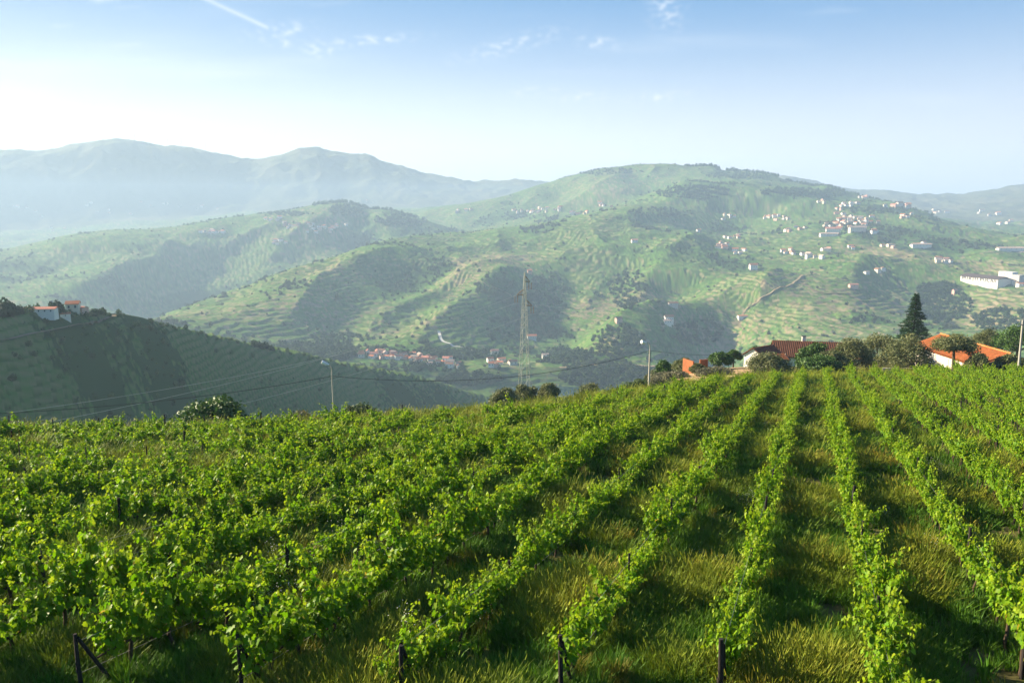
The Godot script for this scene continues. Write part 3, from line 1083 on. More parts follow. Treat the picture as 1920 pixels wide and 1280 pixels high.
func make_tree(called: String, label: String, where: Vector3, h: float, w: float, style: String, group := "", stem := 0.35) -> Node3D:
	var t := thing(called, label, "bush" if style in ["bush", "grey_bush"] else "tree", where, 0.0, group)
	var wood := Builder.new()
	var b := Builder.new()
	var bark := Color(0.09, 0.075, 0.055)
	var clumps := []
	var trunk_top := Vector3(rng.randf_range(-0.1, 0.1) * w, h * stem, rng.randf_range(-0.1, 0.1) * w)
	var rad := 0.03 * h + 0.03
	wood.path([Vector3(0, -0.6, 0), Vector3(rng.randf_range(-0.05, 0.05) * w, h * stem * 0.5, 0), trunk_top], rad * 1.25, rad * 0.8, 7, bark)
	var nclump := 15
	for i in nclump:
		var a := i * 2.399 + rng.randf_range(-0.4, 0.4)
		var f := sqrt((i + 0.5) / nclump)
		var y := lerpf(h * 0.84, h * (stem + 0.08), f * f) + rng.randf_range(-0.07, 0.07) * h
		if style in ["bush", "grey_bush"]: y = lerpf(h * 0.8, h * 0.22, f * f) + rng.randf_range(-0.08, 0.08) * h
		var c := Vector3(cos(a) * f * w * 0.40, y, sin(a) * f * w * 0.40)
		var cr := w * rng.randf_range(0.13, 0.20)
		clumps.append([c, Vector3(cr, cr * 0.85, cr)])
		var bend := trunk_top.lerp(c, 0.55) + Vector3(0, -0.04 * h, 0)
		wood.path([trunk_top, bend, c], rad * 0.45, rad * 0.1, 5, bark)
	if style == "olive":
		crown(b, clumps, 620, 0.28, 0.10, Color(0.085, 0.108, 0.034), Color(0.18, 0.19, 0.078))
	elif style == "dark":
		crown(b, clumps, 340, 0.26, 0.20, Color(0.042, 0.095, 0.015), Color(0.080, 0.15, 0.028))
	elif style == "green":
		crown(b, clumps, 340, 0.24, 0.18, Color(0.045, 0.10, 0.016), Color(0.085, 0.155, 0.03))
	elif style == "bush":
		crown(b, clumps, 300, 0.20, 0.14, Color(0.045, 0.085, 0.018), Color(0.10, 0.135, 0.035))
	else:
		crown(b, clumps, 320, 0.22, 0.09, Color(0.10, 0.105, 0.06), Color(0.19, 0.18, 0.10))
	part("trunk", wood.mesh(), bark_m, t)
	part("crown", b.mesh(), leaf_mat, t)
	return t
var bark_m: StandardMaterial3D
var leaf_mat: StandardMaterial3D

func tree_at(called: String, label: String, px: float, top: float, bottom: float, width_px: float, r: float, style: String, group := "", stem := 0.3) -> void:
	# a tree standing on the land at distance r whose crown reaches from frame height top downwards
	var p := at(px, bottom, r)
	var y := land_y(p.x, p.z)
	var tip := at(px, top, r)
	var h := maxf(tip.y - y, 0.8)
	make_tree(called, label, Vector3(p.x, y, p.z), h, width_px * r / FOCAL * 1.02, style, group, clampf(maxf(stem, (p.y - y) / h * 0.9), 0.1, 0.75))

func build_near_trees() -> void:
	bark_m = vmat(0.95, 0.1)
	leaf_mat = vmat(0.55, 0.35, 0.35)
	tree_at("fig_tree", "broad dark green tree rising behind the crest of vines", 400, 746, 800, 140, 63, "dark", "", 0.2)
	tree_at("shrub", "wide green shrub behind the lamp post at the crest", 675, 755, 795, 90, 64, "bush")
	tree_at("shrub", "pale grey dry shrub behind the crest of vines", 738, 762, 795, 60, 66, "grey_bush")
	tree_at("shrub", "small dry brown shrub at the field edge between tree and lamp", 560, 770, 800, 70, 60, "grey_bush")
	tree_at("olive_tree", "bushy olive tree with two humps before the pylon", 945, 716, 770, 62, 92, "olive", "", 0.2)
	tree_at("olive_tree", "round olive tree close against the pylon leg", 985, 711, 765, 62, 98, "olive", "", 0.2)
	tree_at("olive_tree", "round olive tree standing alone past the pylon", 1028, 709, 760, 62, 100, "olive", "", 0.2)
	tree_at("olive_tree", "low spreading grey olive between pylon and lamp post", 1108, 714, 755, 58, 102, "olive", "", 0.2)
	tree_at("shrub", "bright green shrub at the crest below the lamp post", 1165, 716, 745, 60, 96, "bush")
	tree_at("shrub", "leafy green shrub close behind the lamp post", 1200, 702, 740, 60, 100, "bush")
	tree_at("shrub", "grey green scrub beside the lamp post pole", 1238, 694, 735, 60, 108, "grey_bush")
	tree_at("dark_tree", "dark leaved tree poking up beside the lamp post", 1245, 672, 720, 46, 120, "dark")
	tree_at("olive_tree", "grey olive tree beside the orange brick shed", 1282, 672, 725, 48, 118, "olive")
	tree_at("shrub", "grey scrub in front of the orange brick shed", 1268, 706, 735, 56, 98, "grey_bush")
	tree_at("olive_tree", "young olive tree half hiding the orange brick shed", 1308, 683, 725, 30, 104, "olive", "", 0.4)
	tree_at("shrub", "low grey bush on bare soil under the round trees", 1345, 704, 722, 60, 101, "grey_bush")
	tree_at("round_tree", "dark round tree on the bare yard by the small gabled house", 1350, 662, 712, 46, 116, "dark", "", 0.4)
	tree_at("round_tree", "bright green round tree beside the dark round one", 1374, 655, 706, 30, 124, "green", "", 0.45)
	tree_at("green_tree", "light green tree behind the small gabled house", 1412, 645, 700, 34, 158, "green", "", 0.3)
	tree_at("olive_tree", "wide low olive tree before the small gabled house", 1440, 664, 722, 84, 104, "olive", "", 0.15)
	tree_at("green_tree", "leafy dark tree between the gabled house and long roof", 1522, 640, 720, 66, 112, "dark", "", 0.25)
	tree_at("dark_tree", "dense dark green bush tree before the long brown roof", 1535, 668, 720, 80, 106, "dark", "", 0.2)
	tree_at("olive_tree", "olive tree hiding the end of the long brown roof", 1595, 634, 715, 84, 116, "olive", "", 0.2)
	tree_at("olive_tree", "tall grey olive tree under the dark spruce", 1648, 623, 712, 92, 124, "olive", "", 0.2)
	tree_at("olive_tree", "large round olive tree beside the white walled house", 1698, 630, 706, 92, 114, "olive", "", 0.22)
	tree_at("olive_tree", "olive tree on bare forked stems before the orange roof", 1788, 628, 704, 72, 110, "olive", "", 0.68)
	tree_at("olive_tree", "small grey olive bush under the orange roof", 1834, 662, 702, 46, 108, "olive", "", 0.15)
	tree_at("olive_tree", "dark olive at the corner of the orange roof", 1892, 664, 702, 56, 110, "olive", "", 0.15)
	tree_at("olive_tree", "olive tree showing over the orange roof ridge", 1848, 616, 690, 60, 160, "olive", "", 0.3)
	tree_at("green_tree", "big green tree behind the orange roof and leaning pole", 1902, 607, 690, 70, 150, "green", "", 0.25)
	tree_at("shrub", "bushy green shrub at the crest between olives and lamp", 1135, 722, 752, 50, 92, "bush")
	tree_at("shrub", "dense green shrub beside the foot of the lamp post", 1182, 708, 742, 50, 104, "bush")
	tree_at("olive_tree", "low olive crown behind the shrubs past the lamp post", 1225, 688, 735, 50, 122, "olive", "", 0.2)
	tree_at("shrub", "grey scrub closing the gap before the brick shed", 1322, 700, 728, 44, 98, "grey_bush")
	tree_at("olive_tree", "small olive between the long roof and spruce", 1560, 656, 715, 60, 110, "olive", "", 0.2)
	spruce(at(1712, 640, 172), 548, 172)

func spruce(p: Vector3, top: float, r: float) -> void:
	p.y = land_y(p.x, p.z)
	var h := at(1712, top, r).y - p.y
	var t := thing("spruce_tree", "tall dark pointed spruce tree rising over the olive trees", "tree", p)
	var wood := Builder.new()
	wood.path([Vector3(0, -0.5, 0), Vector3(0, h * 0.5, 0), Vector3(0, h * 0.98, 0)], 0.32, 0.03, 7, Color(0.06, 0.045, 0.035))
	var b := Builder.new()
	var y := 0.08 * h
	while y < h * 0.985:
		var f := y / h
		var reach := (1.0 - f) * h * 0.36 + 0.15
		var n := int(lerpf(17, 6, f))
		for i in n:
			var a := TAU * (i + rng.randf() * 0.8) / n
			var out := Vector3(cos(a), 0, sin(a))
			var l := reach * rng.randf_range(0.62, 1.15)
			var droop := rng.randf_range(0.1, 0.35)
			var tip := Vector3(0, y + rng.randf_range(-0.2, 0.2), 0) + out * l + Vector3.DOWN * l * droop + Vector3.UP * l * 0.12
			wood.tube(Vector3(0, y, 0), tip, 0.04, 0.01, 3, Color(0.06, 0.045, 0.035))
			var needles := int(18 + l * 26)
			for k in needles:
				var u := sqrt(rng.randf())
				var q := Vector3(0, y, 0).lerp(tip, u) + any_dir() * 0.10
				var side := out.cross(Vector3.UP) * rng.randf_range(-1, 1)
				var dir := (out * 0.8 + side + Vector3.DOWN * rng.randf_range(-0.3, 0.6)).normalized()
				var up := (Vector3.UP + any_dir() * 0.7).normalized()
				dir = (dir - up * dir.dot(up)).normalized()
				b.leaf(q, dir, up, rng.randf_range(0.22, 0.5), 0.10, vary(Color(0.016, 0.048, 0.014).lerp(Color(0.04, 0.085, 0.022), rng.randf()), 0.25))
		y += lerpf(0.50, 0.26, f)
	part("trunk", wood.mesh(), bark_m, t)
	part("crown", b.mesh(), leaf_mat, t)

# ------------------------------------------------------------------ houses near the field
func tiled_roof(l: float, w: float, rise: float, over: float, gap: float, col: Color) -> ArrayMesh:
	# two slopes of barrel tiles; x along the ridge, eaves at y 0, ridge at y rise
	var b := Builder.new()
	var run := w * 0.5 + over
	var drop := rise * over / (w * 0.5)
	var n := int((l + over * 2.0) / gap)
	for sg in [-1.0, 1.0]:
		for i in n:
			var x := -l * 0.5 - over + gap * (i + 0.5)
			for k in 8:
				var tone := vary(col, 0.16)
				var f0 := k / 8.0
				var f1 := (k + 1) / 8.0
				for m in 4:
					var a0 := PI * m / 4.0
					var a1 := PI * (m + 1) / 4.0
					var q := [Vector2(-cos(a0), sin(a0)), Vector2(-cos(a1), sin(a1))]
					var lift := 0.02 * k / 8.0
					var p := func(o: Vector2, f: float) -> Vector3: return Vector3(x + o.x * gap * 0.5, rise - (rise + drop) * f + o.y * gap * 0.30 + 0.03 * (1.0 - fposmod(f * 8.0, 1.0)), sg * run * f)
					if sg > 0: b.face(p.call(q[0], f0), p.call(q[0], f1), p.call(q[1], f1), p.call(q[1], f0), tone)
					else: b.face(p.call(q[1], f0), p.call(q[1], f1), p.call(q[0], f1), p.call(q[0], f0), tone)
	# underside boards
	for sg in [-1.0, 1.0]:
		b.face(Vector3(-l * 0.5 - over, rise - 0.06, 0), Vector3(l * 0.5 + over, rise - 0.06, 0), Vector3(l * 0.5 + over, -drop - 0.06, sg * run), Vector3(-l * 0.5 - over, -drop - 0.06, sg * run), col * 0.6)
	return b.mesh()

func gable_wall(l: float, w: float, h: float, rise: float, deep: float) -> ArrayMesh:
	var b := Builder.new()
	var x := l * 0.5
	var z := w * 0.5
	var c := Color.WHITE
	b.face(Vector3(-x, -deep, z), Vector3(x, -deep, z), Vector3(x, h, z), Vector3(-x, h, z), c)
	b.face(Vector3(x, -deep, -z), Vector3(-x, -deep, -z), Vector3(-x, h, -z), Vector3(x, h, -z), c)
	b.face(Vector3(x, -deep, z), Vector3(x, -deep, -z), Vector3(x, h, -z), Vector3(x, h, z), c)
	b.face(Vector3(-x, -deep, -z), Vector3(-x, -deep, z), Vector3(-x, h, z), Vector3(-x, h, -z), c)
	b.tri(Vector3(x, h, z), Vector3(x, h, -z), Vector3(x, h + rise, 0), c)
	b.tri(Vector3(-x, h, -z), Vector3(-x, h, z), Vector3(-x, h + rise, 0), c)
	return b.mesh()

func plaster(c: Color) -> StandardMaterial3D:
	var m := mat(Color(1, 1, 1), 0.92, 0.15)
	var nt := NoiseTexture2D.new()
	nt.noise = noise(77, 0.02, 4)
	nt.width = 256
	nt.height = 256
	nt.seamless = true
	var g := Gradient.new()
	g.set_color(0, (c * 0.74).linear_to_srgb())
	g.set_color(1, (c * 1.08).linear_to_srgb())
	nt.color_ramp = g
	m.albedo_texture = nt
	m.uv1_triplanar = true
	m.uv1_scale = Vector3(0.3, 0.3, 0.3)
	return m

var box1: BoxMesh
func block(called: String, m: Material, parent: Node, c: Vector3, s: Vector3, turn := Vector3.ZERO) -> MeshInstance3D:
	return part(called, box1, m, parent, c, s, turn)

func window_on(h: Node3D, x: float, y: float, z: float, w: float, t: float, frame_m: Material, glass_m: Material, bars := 0) -> void:
	# a window in a wall that faces +z
	var f := part("window", window_frame(w, t), frame_m, h, Vector3(x, y, z + 0.03))
	block("pane", glass_m, f, Vector3(0, 0, -0.02), Vector3(w - 0.12, t - 0.12, 0.02))
	for i in bars:
		block("bar", frame_m, f, Vector3(lerpf(-w * 0.5, w * 0.5, (i + 1.0) / (bars + 1)), 0, 0.05), Vector3(0.05, t - 0.1, 0.03))
func window_frame(w: float, h: float) -> ArrayMesh:
	var b := Builder.new()
	b.box(Vector3(0, h * 0.5, 0), Vector3(w + 0.1, 0.1, 0.1), Color.WHITE)
	b.box(Vector3(0, -h * 0.5, 0.03), Vector3(w + 0.2, 0.1, 0.16), Color.WHITE)
	for sg in [-1.0, 1.0]: b.box(Vector3(sg * w * 0.5, 0, 0), Vector3(0.1, h - 0.1, 0.1), Color.WHITE)
	return b.mesh()

func build_near_houses() -> void:
	box1 = BoxMesh.new()
	var roof_m := vmat(0.85, 0.2)
	var cream := plaster(Color(0.62, 0.54, 0.46))
	var white := plaster(Color(0.74, 0.72, 0.68))
	var white_paint := mat(Color(0.78, 0.77, 0.74), 0.6, 0.4)
	var glass := mat(Color(0.02, 0.025, 0.03), 0.08, 0.6)
	var iron := mat(Color(0.05, 0.05, 0.055), 0.6, 0.4)
	# the house with the bright orange roof
	var a := at(1756, 638, 129)
	var b := at(1905, 650, 119)
	var ridge := (a + b) * 0.5
	var turn := atan2(-(b.z - a.z), b.x - a.x) - 0.20
	var l := Vector2(b.x - a.x, b.z - a.z).length() + 1.5
	var wall_h := 2.5
	var rise := 1.4
	var h := thing("orange_roof_house", "low cream house with bright orange tiled roof by the olive trees", "house", Vector3(ridge.x, ridge.y - rise - wall_h, ridge.z), turn)
	part("wall", gable_wall(l, 7.4, wall_h, rise, 2.0), cream, h)
	part("roof", tiled_roof(l, 7.4, rise, 0.45, 0.36, Color(0.33, 0.110, 0.040)), roof_m, h, Vector3(0, wall_h, 0))
	var cap := Builder.new()
	for i in 40:
		var x := lerpf(-l * 0.5 - 0.45, l * 0.5 + 0.45, i / 40.0)
		cap.tube(Vector3(x, 0, 0), Vector3(x + l / 40.0 + 0.05, 0.02, 0), 0.16, 0.15, 8, vary(Color(0.52, 0.18, 0.06), 0.15), true)
	part("ridge_cap", cap.mesh(), roof_m, h, Vector3(0, wall_h + rise + 0.03, 0))
	window_on(h, -2.9, 1.35, 3.7, 1.0, 1.25, white_paint, glass, 4)
	var dr := block("door", white_paint, h, Vector3(0.2, 0.95, 3.74), Vector3(1.3, 1.9, 0.08))
	part("door_handle", box1, iron, dr, Vector3(0.36, 0.0, 0.7), Vector3(0.06, 0.08, 0.9))
	block("white_panel", white_paint, h, Vector3(-5.4, 1.4, 3.73), Vector3(2.4, 1.5, 0.06))
	part("wall_lamp", box1, white_paint, h, Vector3(-3.9, 1.6, 3.78), Vector3(0.22, 0.22, 0.16))
	# the long brown roof
	a = at(1466, 642, 146)
	b = at(1600, 640, 152)
	ridge = (a + b) * 0.5
	turn = atan2(-(b.z - a.z), b.x - a.x) - 0.30
	l = 14.5
	h = thing("brown_roof_house", "white house with long dark brown tiled roof behind the trees", "house", Vector3(ridge.x, ridge.y - 4.9, ridge.z), turn)
	part("wall", gable_wall(l, 7.6, 2.9, 2.0, 3.0), white, h)
	part("roof", tiled_roof(l, 7.6, 2.0, 0.4, 0.36, Color(0.105, 0.048, 0.030)), roof_m, h, Vector3(0, 2.9, 0))
	for x in [-3.5, 0.5, 4.0]: window_on(h, x, 1.6, 3.8, 1.0, 1.2, white_paint, glass)
	var ch := block("chimney", white, h, Vector3(-2.2, 5.1, -0.8), Vector3(0.6, 1.2, 0.6))
	block("chimney_cap", iron, ch, Vector3(0, 0.55, 0), Vector3(1.25, 0.08, 1.25))
	# the small gabled house
	var c := at(1432, 650, 138)
	h = thing("gabled_house", "small white gabled house with red brown roof on the bare yard", "house", Vector3(c.x, c.y - 4.0, c.z), 0.62)
	part("wall", gable_wall(5.0, 3.8, 2.8, 1.25, 3.0), white, h)
	part("roof", tiled_roof(5.0, 3.8, 1.25, 0.3, 0.34, Color(0.18, 0.075, 0.045)), roof_m, h, Vector3(0, 2.8, 0))
	window_on(h, -1.0, 1.5, 1.9, 0.8, 0.9, white_paint, glass)
	# lean-to with an orange roof between the two
	c = at(1458, 664, 136)
	h = thing("lean_to_shed", "little shed with orange tiled roof beside the white gabled house", "shed", Vector3(c.x, c.y - 2.4, c.z), 0.3)
	part("wall", gable_wall(3.0, 2.6, 1.7, 0.7, 3.0), white, h)
	part("roof", tiled_roof(3.0, 2.6, 0.7, 0.2, 0.34, Color(0.34, 0.12, 0.05)), roof_m, h, Vector3(0, 1.7, 0))
	# the unfinished brick shed
	c = at(1302, 712, 112)
	c.y = land_y(c.x, c.z)
	h = thing("brick_shed", "roofless shed of bare orange hollow bricks among scrub", "shed", c, 0.35)
	var brick := plaster(Color(0.30, 0.115, 0.055))
	block("wall", brick, h, Vector3(-0.4, 0.7, 1.2), Vector3(1.1, 1.9, 0.18))
	block("wall", brick, h, Vector3(-0.95 - 0.09, 0.85, 0), Vector3(0.18, 2.2, 2.58))
	block("wall", brick, h, Vector3(2.3, 0.7, -1.3), Vector3(1.3, 1.7, 0.18))
	block("doorway", iron, h, Vector3(-0.4, 1.0, 1.32), Vector3(0.45, 0.5, 0.06))
	# bare yard
	var yb := Builder.new()
	var n := 14
	for i in n:
		for j in 8:
			var q := []
			for o in [[0, 0], [1, 0], [1, 1], [0, 1]]:
				var px := lerpf(1270, 1412, float(i + o[0]) / n)
				var d := ray(px, 700)
				var fl := Vector2(d.x, d.z).length()
				var r := lerpf(edge_c.value(atan2(d.x, -d.z)) + 7.0, 130.0, float(j + o[1]) / 8)
				var p := d * (r / fl)
				p.y = land_y(p.x, p.z) + 0.06
				q.append(p)
			yb.face(q[0], q[1], q[2], q[3], vary(Color(0.34, 0.23, 0.13), 0.1))
	tag(part("yard", yb.mesh(), vmat(0.95, 0.1), self), "bare sandy yard before the gabled house", "yard", "", "structure")
	# low wall by the white walled house
	var p0 := at(1655, 694, 112)
	var p1 := at(1722, 688, 113)
	p0.y = land_y(p0.x, p0.z)
	p1.y = land_y(p1.x, p1.z)
	var wb := Builder.new()
	var dd := p1 - p0
	wb.box(Vector3.ZERO, Vector3(dd.length(), 0.9, 0.25), Color.WHITE)
	tag(part("garden_wall", wb.mesh(), cream, self, (p0 + p1) * 0.5 + Vector3.UP * 0.2, Vector3.ONE, Vector3(0, atan2(-dd.z, dd.x), asin(dd.y / dd.length()))), "low pale wall at the field edge under the olive trees", "wall")
	# leaning pole at the eastern side
	var base := at(1911, 692, 104)
	base.y = land_y(base.x, base.z)
	var topp := at(1919, 600, 104)
	var pole := thing("utility_pole", "leaning grey concrete pole beside the orange roofed house", "pole", base)
	var pb := Builder.new()
	pb.path([Vector3(0, -0.6, 0), (topp - base) * 0.5, topp - base], 0.15, 0.10, 8, Color.WHITE)
	part("shaft", pb.mesh(), mat(Color(0.36, 0.34, 0.31), 0.9, 0.2), pole)
	block("bracket", iron, pole, (topp - base) * 0.93, Vector3(0.5, 0.08, 0.08))

# ------------------------------------------------------------------ lamps, cables and the pylon
func hang(b: Builder, p: Vector3, q: Vector3, sag: float, rad: float, n := 28) -> void:
	var last := p
	for i in n:
		var t := (i + 1.0) / n
		var x := p.lerp(q, t) + Vector3.DOWN * sag * 4.0 * t * (1.0 - t)
		b.tube(last, x, rad, rad, 4, Color.WHITE)
		last = x

func street_lamp(label: String, foot: Vector3, neck: Vector3, head: Vector3) -> void:
	var t := thing("street_lamp", label, "street lamp", foot)
	var concrete := mat(Color(0.40, 0.37, 0.32), 0.9, 0.2)
	var b := Builder.new()
	b.path([Vector3(0, -0.8, 0), (neck - foot) * 0.5, neck - foot], 0.12, 0.075, 9, Color.WHITE)
	part("pole", b.mesh(), concrete, t)
	b = Builder.new()
	var n := neck - foot
	var hd := head - foot
	var pts := []
	for i in 9:
		var f := i / 8.0
		pts.append(n * (1 - f) * (1 - f) + (n + Vector3.UP * (hd.y - n.y) * 0.95) * 2 * f * (1 - f) + hd * f * f)
	b.path(pts, 0.05, 0.04, 7, Color.WHITE)
	part("arm", b.mesh(), concrete, t)
	b = Builder.new()
	var dir: Vector3 = (pts[8] - pts[6]).normalized()
	b.path([hd - dir * 0.08, hd + dir * 0.15, hd + dir * 0.42, hd + dir * 0.58], 0.07, 0.17, 9, Color.WHITE)
	var head_o := part("lamp_head", b.mesh(), mat(Color(0.72, 0.74, 0.76), 0.35, 0.5), t)
	b = Builder.new()
	b.path([hd + dir * 0.15 + Vector3.DOWN * 0.1, hd + dir * 0.5 + Vector3.DOWN * 0.1], 0.11, 0.11, 8, Color.WHITE)
	part("lamp_glass", b.mesh(), mat(Color(0.6, 0.62, 0.62), 0.15, 0.5), head_o)
	b = Builder.new()
	b.tube(n * 0.92 + Vector3(-0.16, 0, 0), n * 0.92 + Vector3(0.16, 0, 0), 0.025, 0.025, 5, Color.WHITE)
	part("cable_clamp", b.mesh(), mat(Color(0.03, 0.03, 0.03), 0.7, 0.3), t)

func build_lamps_and_lines() -> void:
	var neck1 := at(622, 698, 70)
	var foot1 := at(627, 790, 70)
	foot1.x = neck1.x + 0.1
	foot1.z = neck1.z
	foot1.y = land_y(foot1.x, foot1.z)
	street_lamp("concrete street lamp with curved arm behind the crest of vines", foot1, neck1, at(615, 683, 70))
	var neck2 := at(1219, 655, 80)
	var foot2 := neck2
	foot2.y = land_y(foot2.x, foot2.z)
	street_lamp("concrete street lamp with curved arm on the grassy field edge", foot2, neck2, at(1211, 642, 79.6))
	var black := mat(Color(0.012, 0.012, 0.014), 0.7, 0.3)
	var c1 := foot1.lerp(neck1, 0.95)
	var c2 := foot2.lerp(neck2, 0.97)
	var b := Builder.new()
	hang(b, at(-60, 778, 62), c1, 0.5, 0.02)
	tag(part("cable", b.mesh(), black, self), "black overhead cable running from the western lamp post over the dark spur", "cable")
	b = Builder.new()
	hang(b, c1, c2, 1.45, 0.02, 40)
	tag(part("cable", b.mesh(), black, self), "black sagging cable strung between the two street lamps", "cable")
	b = Builder.new()
	hang(b, c2, at(1440, 655, 138), 0.7, 0.016)
	tag(part("cable", b.mesh(), black, self), "black cable from the grassy edge lamp towards the gabled house", "cable")
	# lattice pylon
	var base := at(983, 752, 128)
	base.y = land_y(base.x, base.z)
	var top := at(980, 510, 128)
	var h := top.y - base.y
	var t := thing("lattice_pylon", "tall grey steel lattice pylon with three arms behind the olive trees", "pylon", base, 0.35)
	var steel := mat(Color(0.32, 0.34, 0.31), 0.6, 0.4)
	steel.metallic = 0.3
	var rust := mat(Color(0.16, 0.13, 0.09), 0.7, 0.4)
	var half := func(y: float) -> float: return lerpf(1.15, 0.28, clampf(y / (h * 0.86), 0, 1)) if y < h * 0.86 else lerpf(0.28, 0.04, (y - h * 0.86) / (h * 0.14))
	for sx in [-1.0, 1.0]:
		for sz in [-1.0, 1.0]:
			var lb := Builder.new()
			var pts := []
			for y in [-0.6, h * 0.43, h * 0.86, h]:
				var w: float = half.call(maxf(y, 0.0))
				pts.append(Vector3(sx * w, y, sz * w))
			lb.path(pts, 0.05, 0.034, 4, Color.WHITE)
			part("leg", lb.mesh(), steel, t)
	var y := 0.6
	var flip := 1.0
	while y < h * 0.97:
		var w0: float = half.call(y)
		var y1 := minf(y + maxf(w0 * 3.0, 1.2), h * 0.98)
		var w1: float = half.call(y1)
		var bb := Builder.new()
		for k in 4:
			var r := Basis(Vector3.UP, k * PI / 2)
			bb.tube(r * Vector3(-w0 * flip, y, w0), r * Vector3(w1 * flip, y1, w1), 0.02, 0.02, 4, Color.WHITE)
			bb.tube(r * Vector3(-w1, y1, w1), r * Vector3(w1, y1, w1), 0.02, 0.02, 4, Color.WHITE)
		part("brace", bb.mesh(), steel, t)
		y = y1
		flip = -flip
	var wire_m := mat(Color(0.34, 0.36, 0.35), 0.5, 0.5)
	var ends := [at(-320, 812, 92), at(-320, 862, 92), at(-320, 905, 92)]
	var n := 0
	for arm in [[-1.0, at(968, 553, 128)], [1.0, at(994, 528, 128)], [1.0, at(998, 573, 128)]]:
		var tip: Vector3 = t.to_local(arm[1]) if t.is_inside_tree() else t.transform.affine_inverse() * (arm[1] as Vector3)
		var w: float = half.call(tip.y)
		var ab := Builder.new()
		for sz in [-1.0, 1.0]:
			ab.tube(Vector3(signf(tip.x) * w, tip.y + 0.05, sz * w), tip, 0.07, 0.055, 4, Color.WHITE)
			ab.tube(Vector3(signf(tip.x) * w, tip.y + 0.9, sz * w), tip, 0.045, 0.035, 4, Color.WHITE)
		for f in [0.33, 0.66]:
			ab.tube(Vector3(signf(tip.x) * w, tip.y + 0.05, 0).lerp(tip, f), Vector3(signf(tip.x) * w, tip.y + 0.9, 0).lerp(tip, f), 0.03, 0.03, 4, Color.WHITE)
		part("cross_arm", ab.mesh(), rust, t)
		for off in [-0.22, 0.22]:
			var ib := Builder.new()
			var p0 := tip + Vector3(off, -0.15, 0)
			for k in 7:
				ib.tube(p0 + Vector3.DOWN * (k * 0.16), p0 + Vector3.DOWN * (k * 0.16 + 0.10), 0.04, 0.11, 7, Color.WHITE, true)
			part("insulator", ib.mesh(), rust, t)
		var lb := Builder.new()
		var from := t.transform * (tip + Vector3(0, -1.3, 0))
		hang(lb, from, ends[n], 2.5, 0.018, 44)
		tag(part("power_line", lb.mesh(), wire_m, self), "pale power line hanging from the pylon over the dark western spur", "power line", "power lines of the lattice pylon")
		lb = Builder.new()
		hang(lb, from, at(2500, 560.0 + n * 16, 520), 9.0, 0.013, 40)
		tag(part("power_line", lb.mesh(), wire_m, self), "pale power line hanging from the pylon eastwards over the valley", "power line", "power lines of the lattice pylon")
		n += 1

# ------------------------------------------------------------------ far houses
var hw: ArrayMesh
var hr: ArrayMesh
var wall_mats := {}
var roof_mats := {}
var pane_m: StandardMaterial3D

func far_house(called: String, label: String, group: String, p: Vector3, turn: float, l: float, w: float, h: float, wall: String, roof: String, windows := 0) -> Node3D:
	var t := thing(called, label, "house", p + Vector3.UP * 0.3, turn, group)
	part("wall", hw, wall_mats[wall], t, Vector3.ZERO, Vector3(l, h, w))
	part("roof", hr, roof_mats[roof], t, Vector3.ZERO, Vector3(l, h, w))
	for i in windows:
		block("window", pane_m, t, Vector3(lerpf(-l * 0.5, l * 0.5, (i + 0.5) / windows), h * 0.55, w * 0.5 + 0.05), Vector3(minf(1.1, h * 0.25), minf(1.4, h * 0.36), 0.12))
	return t

